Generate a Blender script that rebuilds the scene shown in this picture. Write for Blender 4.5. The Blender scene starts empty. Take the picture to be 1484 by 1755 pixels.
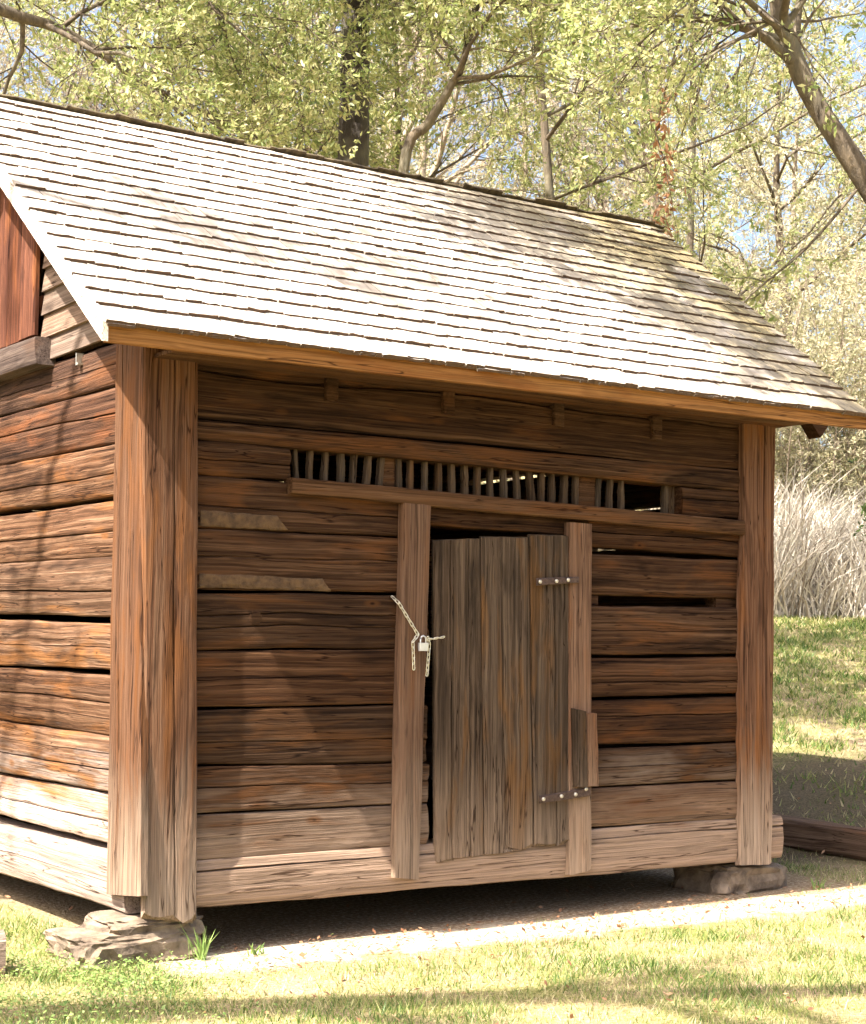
import bpy, math, random
import numpy as np
from mathutils import Vector, Matrix, noise

# ------------------------------------------------------------------ camera, sky, sun, exposure
scene = bpy.context.scene
col = scene.collection
R = math.radians
CAM = Vector((-3.090, -6.887, 1.480))
yaw, pitch, roll = R(34.0906), R(4.3888), R(0.4725)
fwd = Vector((math.sin(yaw)*math.cos(pitch), math.cos(yaw)*math.cos(pitch), math.sin(pitch)))
rgt = Vector((math.cos(yaw), -math.sin(yaw), 0)); up = rgt.cross(fwd)
r2 = rgt*math.cos(roll) + up*math.sin(roll); u2 = up*math.cos(roll) - rgt*math.sin(roll)
cd = bpy.data.cameras.new('camera'); cam = bpy.data.objects.new('camera', cd); col.objects.link(cam)
m3 = Matrix((r2, u2, -fwd)).transposed()
cam.matrix_world = Matrix.Translation(CAM) @ m3.to_4x4()
cd.sensor_fit = 'VERTICAL'; cd.sensor_height = 36; cd.lens = 56.89; cd.clip_start = .1; cd.clip_end = 2000
scene.camera = cam

SUN = Vector((.708, .117, -1)).normalized()          # the way the light travels
elev = math.asin(-SUN.z); azim = math.atan2(-SUN.x, -SUN.y)
w = bpy.data.worlds.new('World'); scene.world = w; w.use_nodes = True
nt = w.node_tree; bg = nt.nodes['Background']
sky = nt.nodes.new('ShaderNodeTexSky'); sky.sky_type = 'NISHITA'; sky.sun_disc = False
sky.sun_elevation = elev; sky.sun_rotation = azim; sky.air_density = 1.0; sky.dust_density = 7.0; sky.ozone_density = 1.0
nt.links.new(sky.outputs[0], bg.inputs[0]); bg.inputs[1].default_value = 0.105
sl = bpy.data.lights.new('sun', 'SUN'); sl.energy = 5.0; sl.angle = R(.55); sl.color = (1, .93, .82)
so = bpy.data.objects.new('sun', sl); col.objects.link(so); so.rotation_euler = SUN.to_track_quat('-Z', 'Y').to_euler()
so.location = (-12, -4, 18)
vs = scene.view_settings; vs.view_transform = 'Standard'; vs.look = 'None'; vs.gamma = 1; vs.exposure = 2.15
cy = scene.cycles; cy.max_bounces = 4; cy.diffuse_bounces = 2; cy.use_adaptive_sampling = True; cy.adaptive_threshold = .03; cy.glossy_bounces = 2; cy.transmission_bounces = 3; cy.transparent_max_bounces = 4
cy.caustics_reflective = False; cy.caustics_refractive = False

rng = random.Random(7); nrg = np.random.default_rng(7)
# ------------------------------------------------------------------ measured points, metres (barn front lies on y = 0, left gable on x = 0)
FRONT_FULL = [[(0.194, 2.926),(3.876, 2.855),(3.872, 2.486),(0.203, 2.502)], [(0.203, 2.491),(3.872, 2.472),(3.87, 2.196),(0.208, 2.233)]]
SILL = [(0.212, 0.435),(4.06, 0.411),(4.057, 0.179),(0.217, 0.215)]
VENT = [(0.73, 2.397),(3.299, 2.355),(3.298, 2.156),(0.733, 2.223)]
FRONT_LEFT = [[(0.233, 2.229),(1.36, 2.142),(1.362, 1.982),(0.238, 1.979)], [(0.238, 1.974),(1.362, 1.976),(1.365, 1.704),(0.244, 1.684)], [(0.245, 1.67),(1.365, 1.689),(1.368, 1.421),(0.25, 1.41)], [(0.25, 1.401),(1.368, 1.412),(1.372, 1.14),(0.256, 1.139)], [(0.256, 1.128),(1.372, 1.128),(1.375, 0.842),(0.261, 0.878)], [(0.262, 0.87),(1.375, 0.833),(1.377, 0.639),(0.266, 0.655)], [(0.266, 0.647),(1.377, 0.63),(1.38, 0.431),(0.271, 0.436)]]
LEFT_END = 1.552
FRONT_RIGHT = [[(2.642, 2.083),(3.782, 2.092),(3.781, 1.957),(2.642, 1.98)], [(2.642, 1.938),(3.781, 1.943),(3.779, 1.716),(2.643, 1.713)], [(2.643, 1.655),(3.778, 1.664),(3.776, 1.394),(2.643, 1.386)], [(2.643, 1.367),(3.776, 1.373),(3.774, 1.165),(2.643, 1.154)], [(2.643, 1.135),(3.774, 1.141),(3.771, 0.883),(2.643, 0.897)], [(2.643, 0.872),(3.771, 0.869),(3.769, 0.663),(2.643, 0.669)], [(2.643, 0.657),(3.769, 0.653),(3.767, 0.437),(2.644, 0.456)]]
HEADER = [(1.545, 2.2),(2.489, 2.188),(2.489, 2.047),(1.547, 2.055)]
DRIP = [(0.711, 2.241),(3.752, 2.174),(3.751, 2.088),(0.712, 2.164)]
CORNER_FRONT = [(-0.073, 2.82),(0.204, 2.836),(0.253, 0.153),(-0.005, 0.197)]
CORNER_RIGHT = [(3.752, 2.769),(4.025, 2.774),(3.962, 0.157),(3.706, 0.169)]
CORNER_GABLE = [(0.33, 2.95),(0.034, 2.876),(-0.083, 0.311),(0.298, 0.27)]
JAMB_L = [(1.359, 2.151),(1.53, 2.16),(1.471, 0.26),(1.325, 0.28)]
JAMB_R = [(2.433, 2.103),(2.592, 2.1),(2.59, 0.227),(2.437, 0.208)]
PATCH = [(2.443, 1.101),(2.597, 1.073),(2.609, 0.678),(2.451, 0.679)]
DOOR = [[(1.563, 1.974),(1.855, 1.994),(1.893, 0.344),(1.59, 0.327)], [(1.858, 2.004),(2.169, 2.014),(2.212, 0.368),(1.896, 0.347)], [(2.173, 2.029),(2.453, 2.035),(2.473, 0.376),(2.216, 0.374)]]
HINGE_T = [(2.194, 1.792),(2.482, 1.809),(2.482, 1.775),(2.195, 1.752)]
HINGE_B = [(2.215, 0.645),(2.557, 0.675),(2.557, 0.628),(2.215, 0.605)]
BOLTS = [(2.213, 1.774),(2.324, 1.78),(2.404, 1.788),(2.234, 0.629),(2.355, 0.638),(2.451, 0.643),(2.523, 0.668)]
SLATS = [(0.78, 0.802),(0.872, 0.867),(0.962, 0.95),(1.049, 1.051),(1.131, 1.112),(1.217, 1.191),(1.294, 1.271),(1.389, 1.398),(1.468, 1.466),(1.558, 1.556),(1.642, 1.643),(1.723, 1.732),(1.809, 1.814),(1.892, 1.893),(1.976, 1.977),(2.061, 2.074),(2.147, 2.164),(2.234, 2.263),(2.322, 2.323),(2.395, 2.391),(2.485, 2.477),(2.563, 2.559),(2.726, 2.713),(2.811, 2.802),(2.893, 2.892),(3.228, 3.218)]
WIDE_SLATS = [(1.291, 1.375),(2.588, 2.709)]
PEGS = [(0.946, 2.699),(1.65, 2.694),(2.378, 2.69),(3.09, 2.67)]
CHAIN = [(1.317, 1.678),(1.328, 1.643),(1.434, 1.486)]
LOCK = (1.456, 1.448)
CHAIN_R = [(1.488, 1.463),(1.606, 1.476)]
CHAIN_DL = [(1.434, 1.486),(1.403, 1.451),(1.415, 1.314)]
CHAIN_DR = [(1.484, 1.475),(1.502, 1.44),(1.497, 1.281)]
GABLE_LOGS = [[(2.117, 2.961),(0.512, 2.902),(0.499, 2.684),(2.097, 2.716)], [(2.096, 2.71),(0.498, 2.678),(0.482, 2.403),(2.072, 2.43)], [(2.072, 2.423),(0.482, 2.395),(0.467, 2.143),(2.05, 2.162)], [(2.047, 2.132),(0.465, 2.117),(0.45, 1.853),(2.025, 1.867)], [(2.024, 1.861),(0.449, 1.847),(0.432, 1.561),(2.001, 1.582)], [(1.998, 1.549),(0.431, 1.533),(0.417, 1.301),(1.977, 1.299)], [(1.975, 1.276),(0.416, 1.285),(0.399, 1.0),(1.951, 0.996)], [(1.951, 0.99),(0.399, 0.992),(0.383, 0.732),(1.928, 0.715)], [(1.926, 0.699),(0.383, 0.721),(0.369, 0.49),(1.907, 0.475)], [(1.904, 0.431),(0.367, 0.455),(0.352, 0.194),(1.881, 0.164)]]
CLAP = [3.039, 3.172, 3.299, 3.428]
LOFT = [(1.429, 3.071),(1.663, 3.084),(1.869, 3.091),(1.956, 3.094),(1.467, 3.571)]
LOFT_SILL = [(1.838, 3.059),(1.302, 3.041),(1.256, 2.888),(1.826, 2.91)]

# ------------------------------------------------------------------ helpers
def link(o, parent=None):
    col.objects.link(o)
    if parent is not None: o.parent = parent
    return o
def tag(o, label=None, cat=None, group=None, kind=None):
    for k, v in (('label', label), ('category', cat), ('group', group), ('kind', kind)):
        if v: o[k] = v
    return o
def empty(name, loc=(0, 0, 0)):
    o = bpy.data.objects.new(name, None); o.location = loc; o.empty_display_size = .2
    return link(o)
def mesh(name, v, f, mat, parent=None, smooth=False, inv=None):
    me = bpy.data.meshes.new(name); me.from_pydata([tuple(p) for p in v], [], f)
    me.update()
    if smooth: me.polygons.foreach_set('use_smooth', [True]*len(me.polygons))
    me.materials.append(mat)
    o = bpy.data.objects.new(name, me); link(o, parent)
    if parent is not None and parent.location.length > 0:
        o.location = -parent.location if parent.parent is None else o.location
    return o
def np_mesh(name, V, k, mat, parent=None, rnd=None):
    """N faces of k corners each (V is N,k,3), with a per-face random value"""
    n = len(V); me = bpy.data.meshes.new(name)
    me.vertices.add(n*k); me.vertices.foreach_set('co', np.ascontiguousarray(V, dtype=np.float32).ravel())
    me.loops.add(n*k); me.loops.foreach_set('vertex_index', np.arange(n*k, dtype=np.int32))
    me.polygons.add(n); me.polygons.foreach_set('loop_start', np.arange(0, n*k, k, dtype=np.int32))
    me.polygons.foreach_set('loop_total', np.full(n, k, dtype=np.int32))
    me.update(calc_edges=True)
    if rnd is not None:
        a = me.attributes.new('rnd', 'FLOAT', 'FACE'); a.data.foreach_set('value', rnd.astype(np.float32))
    me.materials.append(mat)
    o = bpy.data.objects.new(name, me); return link(o, parent)
def ns(*p): return noise.noise(Vector(p))

# ------------------------------------------------------------------ materials
class N:
    def __init__(s, name):
        s.m = bpy.data.materials.new(name); s.m.use_nodes = True
        s.t = s.m.node_tree; s.b = s.t.nodes['Principled BSDF']; s.out = s.t.nodes['Material Output']
    def n(s, typ, **kw):
        x = s.t.nodes.new('ShaderNode'+typ)
        for k, v in kw.items():
            if hasattr(x, k): setattr(x, k, v)
            else: x.inputs[k.replace('_', ' ')].default_value = v
        return x
    def l(s, a, b): s.t.links.new(a, b)
    def math(s, op, a, b=None):
        x = s.n('Math', operation=op)
        for i, q in enumerate((a, b)):
            if q is None: continue
            if isinstance(q, (int, float)): x.inputs[i].default_value = q
            else: s.l(q, x.inputs[i])
        return x.outputs[0]
    def vmath(s, op, a, b):
        x = s.n('VectorMath', operation=op)
        for i, q in enumerate((a, b)):
            if isinstance(q, (tuple, list)): x.inputs[i].default_value = q
            else: s.l(q, x.inputs[i])
        return x.outputs[0]
    def noise(s, vec, scale, detail=4, rough=.55, dist=0):
        x = s.n('TexNoise'); x.inputs['Scale'].default_value = scale; x.inputs['Detail'].default_value = detail
        x.inputs['Roughness'].default_value = rough; x.inputs['Distortion'].default_value = dist
        s.l(vec, x.inputs['Vector']); return x.outputs['Fac']
    def ramp(s, fac, stops):
        x = s.n('ValToRGB'); e = x.color_ramp.elements
        while len(e) < len(stops): e.new(.5)
        for q, (p, c) in zip(e, stops):
            q.position = p; q.color = (c, c, c, 1) if isinstance(c, (int, float)) else (*c, 1)
        s.l(fac, x.inputs[0]); return x.outputs[0]
    def mix(s, fac, a, b, typ='MIX'):
        x = s.n('Mix', data_type='RGBA', blend_type=typ)
        for i, q in ((0, fac), (6, a), (7, b)):
            if isinstance(q, (int, float)): x.inputs[i].default_value = q
            elif isinstance(q, tuple): x.inputs[i].default_value = (*q, 1)
            else: s.l(q, x.inputs[i])
        return x.outputs[2]
    def bump(s, h, strength, dist):
        x = s.n('Bump'); x.inputs['Strength'].default_value = strength; x.inputs['Distance'].default_value = dist
        s.l(h, x.inputs['Height']); s.l(x.outputs[0], s.b.inputs['Normal'])

def sc(axis, a, b): return tuple(a if i == axis else b for i in range(3))
def wood(name, axis, dark, mid, light, accent, grey=None, zr=(.25, .75), rough=.85, bump=.55, knot=.35, var=.5, k=1.):
    dark, mid, light, accent = [tuple(x*k for x in q_) for q_ in (dark, mid, light, accent)]
    if grey: grey = tuple(x*(.3 + .7*k) for x in grey)
    s = N(name); tc = s.n('TexCoord').outputs['Object']; oi = s.n('ObjectInfo').outputs['Random']
    off = s.n('Combine' + 'XYZ')
    for i, k in enumerate((17.3, 31.7, 23.1)): s.l(s.math('MULTIPLY', oi, k), off.inputs[i])
    p = s.vmath('ADD', tc, off.outputs[0])
    warp = s.n('TexNoise'); warp.inputs['Scale'].default_value = 2.2; warp.inputs['Detail'].default_value = 2
    s.l(s.vmath('MULTIPLY', p, sc(axis, .8, 2.)), warp.inputs['Vector'])
    wv = s.vmath('MULTIPLY', s.vmath('SUBTRACT', warp.outputs['Color'], (.5, .5, .5)), sc(axis, .0, .028))
    p = s.vmath('ADD', p, wv)
    g1 = s.noise(s.vmath('MULTIPLY', p, sc(axis, .26, 21)), 2.2, 5, .7, .12)
    g2 = s.noise(s.vmath('MULTIPLY', p, sc(axis, .7, 80)), 1.6, 3, .65, .1)
    g3 = s.noise(s.vmath('MULTIPLY', p, sc(axis, .9, 5)), 1.7, 3, .6, .5)
    g4 = s.noise(s.vmath('MULTIPLY', p, sc(axis, .22, 8)), 2.0, 3, .55, .1)
    wv2 = s.n('TexWave', wave_type='BANDS', bands_direction='Z' if axis < 2 else 'X', wave_profile='SAW')
    wv2.inputs['Scale'].default_value = 9 if axis < 2 else 11; wv2.inputs['Distortion'].default_value = 3; wv2.inputs['Detail'].default_value = 2; wv2.inputs['Detail Scale'].default_value = 1.2
    if axis < 2: s.l(s.vmath('MULTIPLY', p, sc(axis, .14, 1.)), wv2.inputs['Vector'])
    else:
        sx = s.n('SeparateXYZ'); s.l(p, sx.inputs[0]); cx = s.n('CombineXYZ')
        s.l(s.math('ADD', sx.outputs[0], sx.outputs[1]), cx.inputs[0]); s.l(s.math('MULTIPLY', sx.outputs[2], .14), cx.inputs[2]); s.l(cx.outputs[0], wv2.inputs['Vector'])
    ring = wv2.outputs['Fac']
    c = s.ramp(s.math('ADD', s.math('MULTIPLY', g1, .88), s.math('MULTIPLY', ring, .10)), [(.27, dark), (.46, mid), (.70, light)])
    c = s.mix(s.math('MULTIPLY', s.ramp(g3, [(.53, 0.), (.68, 1.)]), .75), c, accent)
    stain = s.ramp(g3, [(.30, 1.), (.44, 0.)])
    c = s.mix(s.math('MULTIPLY', stain, .7), c, dark)
    if grey:
        pos = s.n('NewGeometry').outputs['Position']; sep = s.n('SeparateXYZ'); s.l(pos, sep.inputs[0])
        mr = s.n('MapRange'); mr.inputs[1].default_value = zr[0]; mr.inputs[2].default_value = zr[1]
        mr.inputs[3].default_value = 1; mr.inputs[4].default_value = 0
        s.l(s.math('ADD', sep.outputs[2], s.math('ADD', s.math('MULTIPLY', s.math('SUBTRACT', g3, .5), .8), s.math('MULTIPLY', s.math('SUBTRACT', g1, .5), .7))), mr.inputs[0])
        gc = s.ramp(g1, [(.28, tuple(x*.45 for x in grey)), (.5, grey), (.75, tuple(min(.8, x*1.35) for x in grey))])
        c = s.mix(s.math('MULTIPLY', mr.outputs[0], .88), c, gc)
    c = s.mix(1., c, s.ramp(g2, [(.30, .55), (.5, 1.), (.72, 1.2)]), 'MULTIPLY')
    crack = s.ramp(s.math('ABSOLUTE', s.math('SUBTRACT', g4, .5)), [(.002, 0.), (.009, 1.)])
    c = s.mix(1., c, s.mix(crack, (.22, .18, .16), (1., 1., 1.)), 'MULTIPLY')
    if knot:
        vo = s.n('TexVoronoi'); vo.inputs['Scale'].default_value = 1.5
        s.l(s.vmath('MULTIPLY', p, sc(axis, 1., 2.1)), vo.inputs['Vector'])
        kd = vo.outputs['Distance']
        km = s.math('MULTIPLY', s.ramp(kd, [(.045, 1.), (.085, 0.)]), knot*2)
        c = s.mix(km, c, tuple(x*.8 for x in accent)); 
        c = s.mix(s.ramp(kd, [(.012, .85), (.03, 0.)]), c, dark)
    tint = s.math('ADD', s.math('MULTIPLY', s.math('FRACT', s.math('MULTIPLY', oi, 7.31)), var), 1 - var/2)
    tc3 = s.n('CombineColor')
    hue = s.math('MULTIPLY', s.math('SUBTRACT', s.math('FRACT', s.math('MULTIPLY', oi, 13.7)), .5), var*.5)
    s.l(tint, tc3.inputs[0]); s.l(s.math('ADD', tint, s.math('MULTIPLY', hue, .5)), tc3.inputs[1]); s.l(s.math('ADD', tint, hue), tc3.inputs[2])
    c = s.mix(1., c, tc3.outputs[0], 'MULTIPLY')
    s.l(c, s.b.inputs['Base Color']); s.b.inputs['Roughness'].default_value = rough
    s.b.inputs['Specular IOR Level'].default_value = .08
    h = s.math('ADD', s.math('MULTIPLY', g1, .8), s.math('MULTIPLY', g2, .45))
    h = s.math('ADD', h, s.math('MULTIPLY', ring, .12))
    s.bump(h, bump, .02)
    return s.m

BR = dict(dark=(.017, .0082, .0045), mid=(.095, .045, .022), light=(.25, .135, .072), accent=(.25, .10, .034))
M = {}
M['log_x'] = wood('hewn_log_front', 0, **BR, grey=(.40, .27, .19), zr=(.46, .80), k=.47)
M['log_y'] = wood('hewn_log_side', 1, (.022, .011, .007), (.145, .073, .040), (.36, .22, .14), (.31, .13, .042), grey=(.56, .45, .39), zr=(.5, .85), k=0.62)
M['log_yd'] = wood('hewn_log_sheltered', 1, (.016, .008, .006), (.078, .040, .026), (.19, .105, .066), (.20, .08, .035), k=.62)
M['post'] = wood('corner_board_wood', 2, (.045, .020, .012), (.19, .088, .046), (.31, .17, .10), (.27, .105, .035), grey=(.42, .30, .215), zr=(.3, .95), bump=.45, knot=.3, k=0.55)
M['jamb'] = wood('jamb_wood', 2, (.07, .037, .024), (.22, .125, .078), (.34, .21, .14), (.25, .12, .06), grey=(.40, .29, .21), zr=(.35, .9), bump=.4, knot=.0, k=0.66)
M['door'] = wood('door_plank_wood', 2, (.022, .015, .010), (.085, .054, .034), (.17, .115, .075), (.17, .080, .028), grey=(.25, .17, .115), zr=(.3, .85), bump=.6, knot=.0, k=0.72)
M['board_x'] = wood('drip_board_wood', 0, (.04, .02, .010), (.15, .075, .036), (.23, .13, .07), (.22, .09, .03), bump=.3, knot=.2, k=0.6)
M['slat'] = wood('slat_wood', 2, (.05, .033, .022), (.13, .088, .056), (.19, .135, .09), (.16, .085, .04), bump=.3, knot=0, k=0.6)
M['pine'] = wood('fresh_pine', 0, (.17, .068, .018), (.37, .170, .052), (.47, .235, .085), (.29, .11, .030), rough=.6, bump=.12, knot=.5, var=.05, k=0.72)
M['rake'] = wood('bleached_rake_wood', 1, (.34, .29, .25), (.62, .56, .50), (.74, .69, .63), (.58, .48, .38), bump=.2, knot=.2, var=.05)
M['clap'] = wood('clapboard_wood', 1, (.07, .046, .035), (.20, .135, .10), (.30, .22, .17), (.22, .12, .07), bump=.25, knot=.1, k=0.75)
M['red'] = wood('red_loft_board', 2, (.022, .009, .007), (.11, .042, .026), (.23, .095, .055), (.27, .10, .04), bump=.25, knot=.0, k=0.75)
M['beam'] = wood('grey_beam_wood', 0, (.07, .05, .04), (.22, .16, .125), (.36, .28, .22), (.25, .15, .09), bump=.5, knot=.1)
M['beam_y'] = wood('dark_beam_wood', 1, (.03, .020, .018), (.085, .060, .050), (.15, .11, .09), (.11, .065, .045), bump=.3, knot=0, k=0.75)
M['dark'] = wood('dark_inner_wood', 0, (.012, .007, .004), (.05, .026, .014), (.09, .05, .028), (.08, .035, .014), bump=.3, knot=0)

def shingle_mat():
    s = N('cedar_shingle'); tc = s.n('TexCoord').outputs['Object']; oi = s.n('ObjectInfo').outputs['Random']
    at = s.n('Attribute', attribute_name='rnd').outputs['Fac']
    r = s.math('FRACT', s.math('ADD', s.math('MULTIPLY', oi, 3.7), at))
    off = s.n('CombineXYZ')
    for i, k in enumerate((37.3, 51.7, 23.1)): s.l(s.math('MULTIPLY', r, k), off.inputs[i])
    geo = s.n('NewGeometry').outputs['Position']
    p = s.vmath('ADD', geo, off.outputs[0])
    g1 = s.noise(s.vmath('MULTIPLY', p, (34, 3, 3)), 1.7, 5, .6, .3)
    g2 = s.noise(s.vmath('MULTIPLY', p, (6, 5, 5)), 1.3, 3, .6)
    c = s.ramp(g1, [(.25, (.185, .145, .115)), (.42, (.345, .295, .245)), (.7, (.44, .39, .335))])
    c = s.mix(s.math('MULTIPLY', s.ramp(g2, [(.55, 0.), (.72, 1.)]), .4), c, (.25, .18, .13))
    # lichen and damp on the end that stands under the trees
    sep = s.n('SeparateXYZ'); s.l(geo, sep.inputs[0])
    big = s.noise(s.vmath('MULTIPLY', geo, (1, 1, 1)), 2.6, 5, .62)
    mr = s.n('MapRange'); mr.inputs[1].default_value = 2.7; mr.inputs[2].default_value = 4.3
    s.l(s.math('ADD', sep.outputs[0], s.math('MULTIPLY', s.math('SUBTRACT', sep.outputs[2], 3.6), .45)), mr.inputs[0])
    mo = s.math('MULTIPLY', mr.outputs[0], s.ramp(big, [(.34, 0.), (.50, 1.)]))
    c = s.mix(s.math('MULTIPLY', mo, .9), c, s.ramp(g1, [(.3, (.06, .045, .016)), (.7, (.23, .18, .075))]))
    tv = s.math('ADD', s.math('MULTIPLY', s.math('FRACT', s.math('MULTIPLY', r, 11.3)), .50), .72)
    cc = s.n('CombineColor')
    for i in range(3): s.l(tv, cc.inputs[i])
    c = s.mix(1., c, cc.outputs[0], 'MULTIPLY')
    s.l(c, s.b.inputs['Base Color']); s.b.inputs['Roughness'].default_value = .8
    s.bump(g1, .35, .01); return s.m
M['shingle'] = shingle_mat()
M['butt'] = None

def simple(name, color, rough=.6, metal=0, var=None, scale=30, bump=0):
    s = N(name); tc = s.n('TexCoord').outputs['Object']
    n1 = s.noise(tc, scale, 5, .6)
    lo = var or tuple(x*.6 for x in color)
    s.l(s.ramp(n1, [(.3, lo), (.65, color)]), s.b.inputs['Base Color'])
    s.b.inputs['Roughness'].default_value = rough; s.b.inputs['Metallic'].default_value = metal
    if bump: s.bump(n1, bump, .02)
    return s.m
M['butt'] = simple('shingle_end_grain', (.115, .070, .044), .95, 0, (.05, .030, .020), 40)
M['iron'] = simple('rusty_hinge_iron', (.11, .070, .055), .65, .5, (.045, .026, .020), 60, .3)
M['bolt'] = simple('bright_bolt', (.70, .66, .58), .35, .8)
M['zinc'] = simple('galvanised_chain', (.78, .74, .62), .35, .7, (.60, .56, .45), 50)
M['steel'] = simple('padlock_steel', (.74, .76, .80), .3, .75, (.6, .62, .66), 20)
M['stone'] = simple('field_stone', (.22, .165, .115), .95, 0, (.055, .038, .026), 11, 1.)
M['chink'] = simple('clay_chinking', (.115, .064, .027), .95, 0, (.045, .024, .011), 25, .8)
M['chinkw'] = simple('pale_chinking', (.50, .43, .33), .95, 0, (.14, .085, .05), 16, .6)

def leaf_mat(name, stops, trans=.45, rough=.42):
    s = N(name); at = s.n('Attribute', attribute_name='rnd').outputs['Fac']
    c = s.ramp(at, stops); s.l(c, s.b.inputs['Base Color']); s.b.inputs['Roughness'].default_value = rough
    s.b.inputs['Specular IOR Level'].default_value = .5
    tr = s.n('BsdfTranslucent'); s.l(c, tr.inputs[0])
    mx = s.n('MixShader'); mx.inputs[0].default_value = trans
    s.l(s.b.outputs[0], mx.inputs[1]); s.l(tr.outputs[0], mx.inputs[2]); s.l(mx.outputs[0], s.out.inputs[0])
    return s.m
M['leaf'] = leaf_mat('oak_leaf', [(0, (.075, .12, .03)), (.3, (.24, .30, .095)), (.65, (.49, .50, .235)), (1, (.68, .60, .36))])
M['leaf_far'] = leaf_mat('far_leaf', [(0, (.18, .18, .09)), (.4, (.37, .36, .21)), (.75, (.55, .50, .34)), (1, (.57, .44, .31))], .4)
M['leaf_dark'] = leaf_mat('evergreen_leaf', [(0, (.022, .045, .012)), (.6, (.055, .09, .022)), (1, (.12, .15, .04))], .25, .35)
M['leaf_brown'] = leaf_mat('dead_leaf', [(0, (.16, .065, .03)), (.5, (.32, .16, .08)), (1, (.45, .28, .17))], .35, .6)
M['grass'] = leaf_mat('grass_blade', [(0, (.030, .08, .012)), (.45, (.105, .185, .032)), (.7, (.28, .31, .085)), (1, (.54, .46, .26))], .4, .5)
M['clover'] = leaf_mat('clover_leaf', [(0, (.10, .18, .040)), (1, (.30, .40, .12))], .35, .5)
M['reed'] = leaf_mat('dry_reed', [(0, (.12, .09, .07)), (.35, (.46, .40, .32)), (1, (.80, .76, .68))], .3, .6)

def bark(name, a, b):
    s = N(name); tc = s.n('TexCoord').outputs['Object']
    n1 = s.noise(s.vmath('MULTIPLY', tc, (9, 9, 2.5)), 2, 6, .65, .4); n2 = s.noise(tc, 1.6, 3)
    c = s.ramp(n1, [(.3, a), (.65, b)])
    c = s.mix(s.math('MULTIPLY', s.ramp(n2, [(.5, 0.), (.65, 1.)]), .5), c, (.20, .19, .13))
    s.l(c, s.b.inputs['Base Color']); s.b.inputs['Roughness'].default_value = .9; s.bump(n1, .8, .03); return s.m
M['bark'] = bark('oak_bark', (.035, .026, .018), (.15, .115, .078))
M['bark_dark'] = bark('dark_bark', (.014, .010, .008), (.05, .038, .030))
M['bark_pale'] = bark('pale_bark', (.14, .105, .075), (.38, .31, .235))

def ground_mat():
    s = N('lawn'); p = s.n('NewGeometry').outputs['Position']; sep = s.n('SeparateXYZ'); s.l(p, sep.inputs[0])
    n1 = s.noise(p, 3.2, 6, .6); n2 = s.noise(p, 55, 4, .6); n3 = s.noise(p, .7, 4, .55)
    g = s.ramp(n2, [(.3, (.06, .065, .018)), (.5, (.18, .18, .055)), (.7, (.36, .30, .15))])
    dry = s.ramp(n2, [(.3, (.15, .10, .06)), (.7, (.40, .31, .20))])
    c = s.mix(s.ramp(s.math('ADD', s.math('MULTIPLY', n1, .6), s.math('MULTIPLY', n3, .4)), [(.40, 0.), (.60, 1.)]), g, dry)
    # bare earth: the drip line under the eave and the dry soil beneath the barn
    d = s.ramp(n2, [(.26, (.16, .115, .07)), (.40, (.34, .285, .21)), (.60, (.46, .41, .325))])
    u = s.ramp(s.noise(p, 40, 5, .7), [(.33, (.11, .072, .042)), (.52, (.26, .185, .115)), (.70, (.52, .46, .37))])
    yy = s.math('ADD', sep.outputs[1], s.math('MULTIPLY', s.math('SUBTRACT', n1, .5), .42))
    yy = s.math('ADD', yy, s.math('MULTIPLY', s.math('SUBTRACT', sep.outputs[0], 2.), .065))
    inx = s.math('MULTIPLY', s.ramp(s.math('MULTIPLY', s.math('ADD', sep.outputs[0], .6), .1), [(.055, 0.), (.085, 1.)]),
                 s.ramp(s.math('MULTIPLY', sep.outputs[0], .1), [(.44, 1.), (.53, 0.)]))
    iny = s.math('MULTIPLY', s.ramp(s.math('ADD', s.math('MULTIPLY', yy, .2), .5), [(.392, 0.), (.418, 1.)]),
                 s.ramp(s.math('MULTIPLY', sep.outputs[1], .1), [(.40, 1.), (.47, 0.)]))
    fac = s.math('MULTIPLY', inx, iny)
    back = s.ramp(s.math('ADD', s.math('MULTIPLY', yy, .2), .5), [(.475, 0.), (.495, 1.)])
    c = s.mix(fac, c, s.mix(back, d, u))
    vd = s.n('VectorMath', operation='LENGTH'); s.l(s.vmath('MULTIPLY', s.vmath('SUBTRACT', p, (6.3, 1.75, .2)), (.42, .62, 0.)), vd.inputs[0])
    shade_soil = s.ramp(s.math('ADD', vd.outputs['Value'], s.math('MULTIPLY', s.math('SUBTRACT', n1, .5), .9)), [(.65, 1.), (1., 0.)])
    c = s.mix(s.math('MULTIPLY', shade_soil, .85), c, s.ramp(n2, [(.3, (.035, .027, .018)), (.7, (.14, .105, .075))]))  # dark soil right of the barn, its colour also deepens the barn's shadow
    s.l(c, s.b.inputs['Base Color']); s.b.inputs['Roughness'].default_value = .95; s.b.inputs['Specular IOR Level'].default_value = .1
    s.bump(s.math('ADD', n2, s.math('MULTIPLY', n1, .5)), .6, .04); return s.m
M['ground'] = ground_mat()

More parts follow.
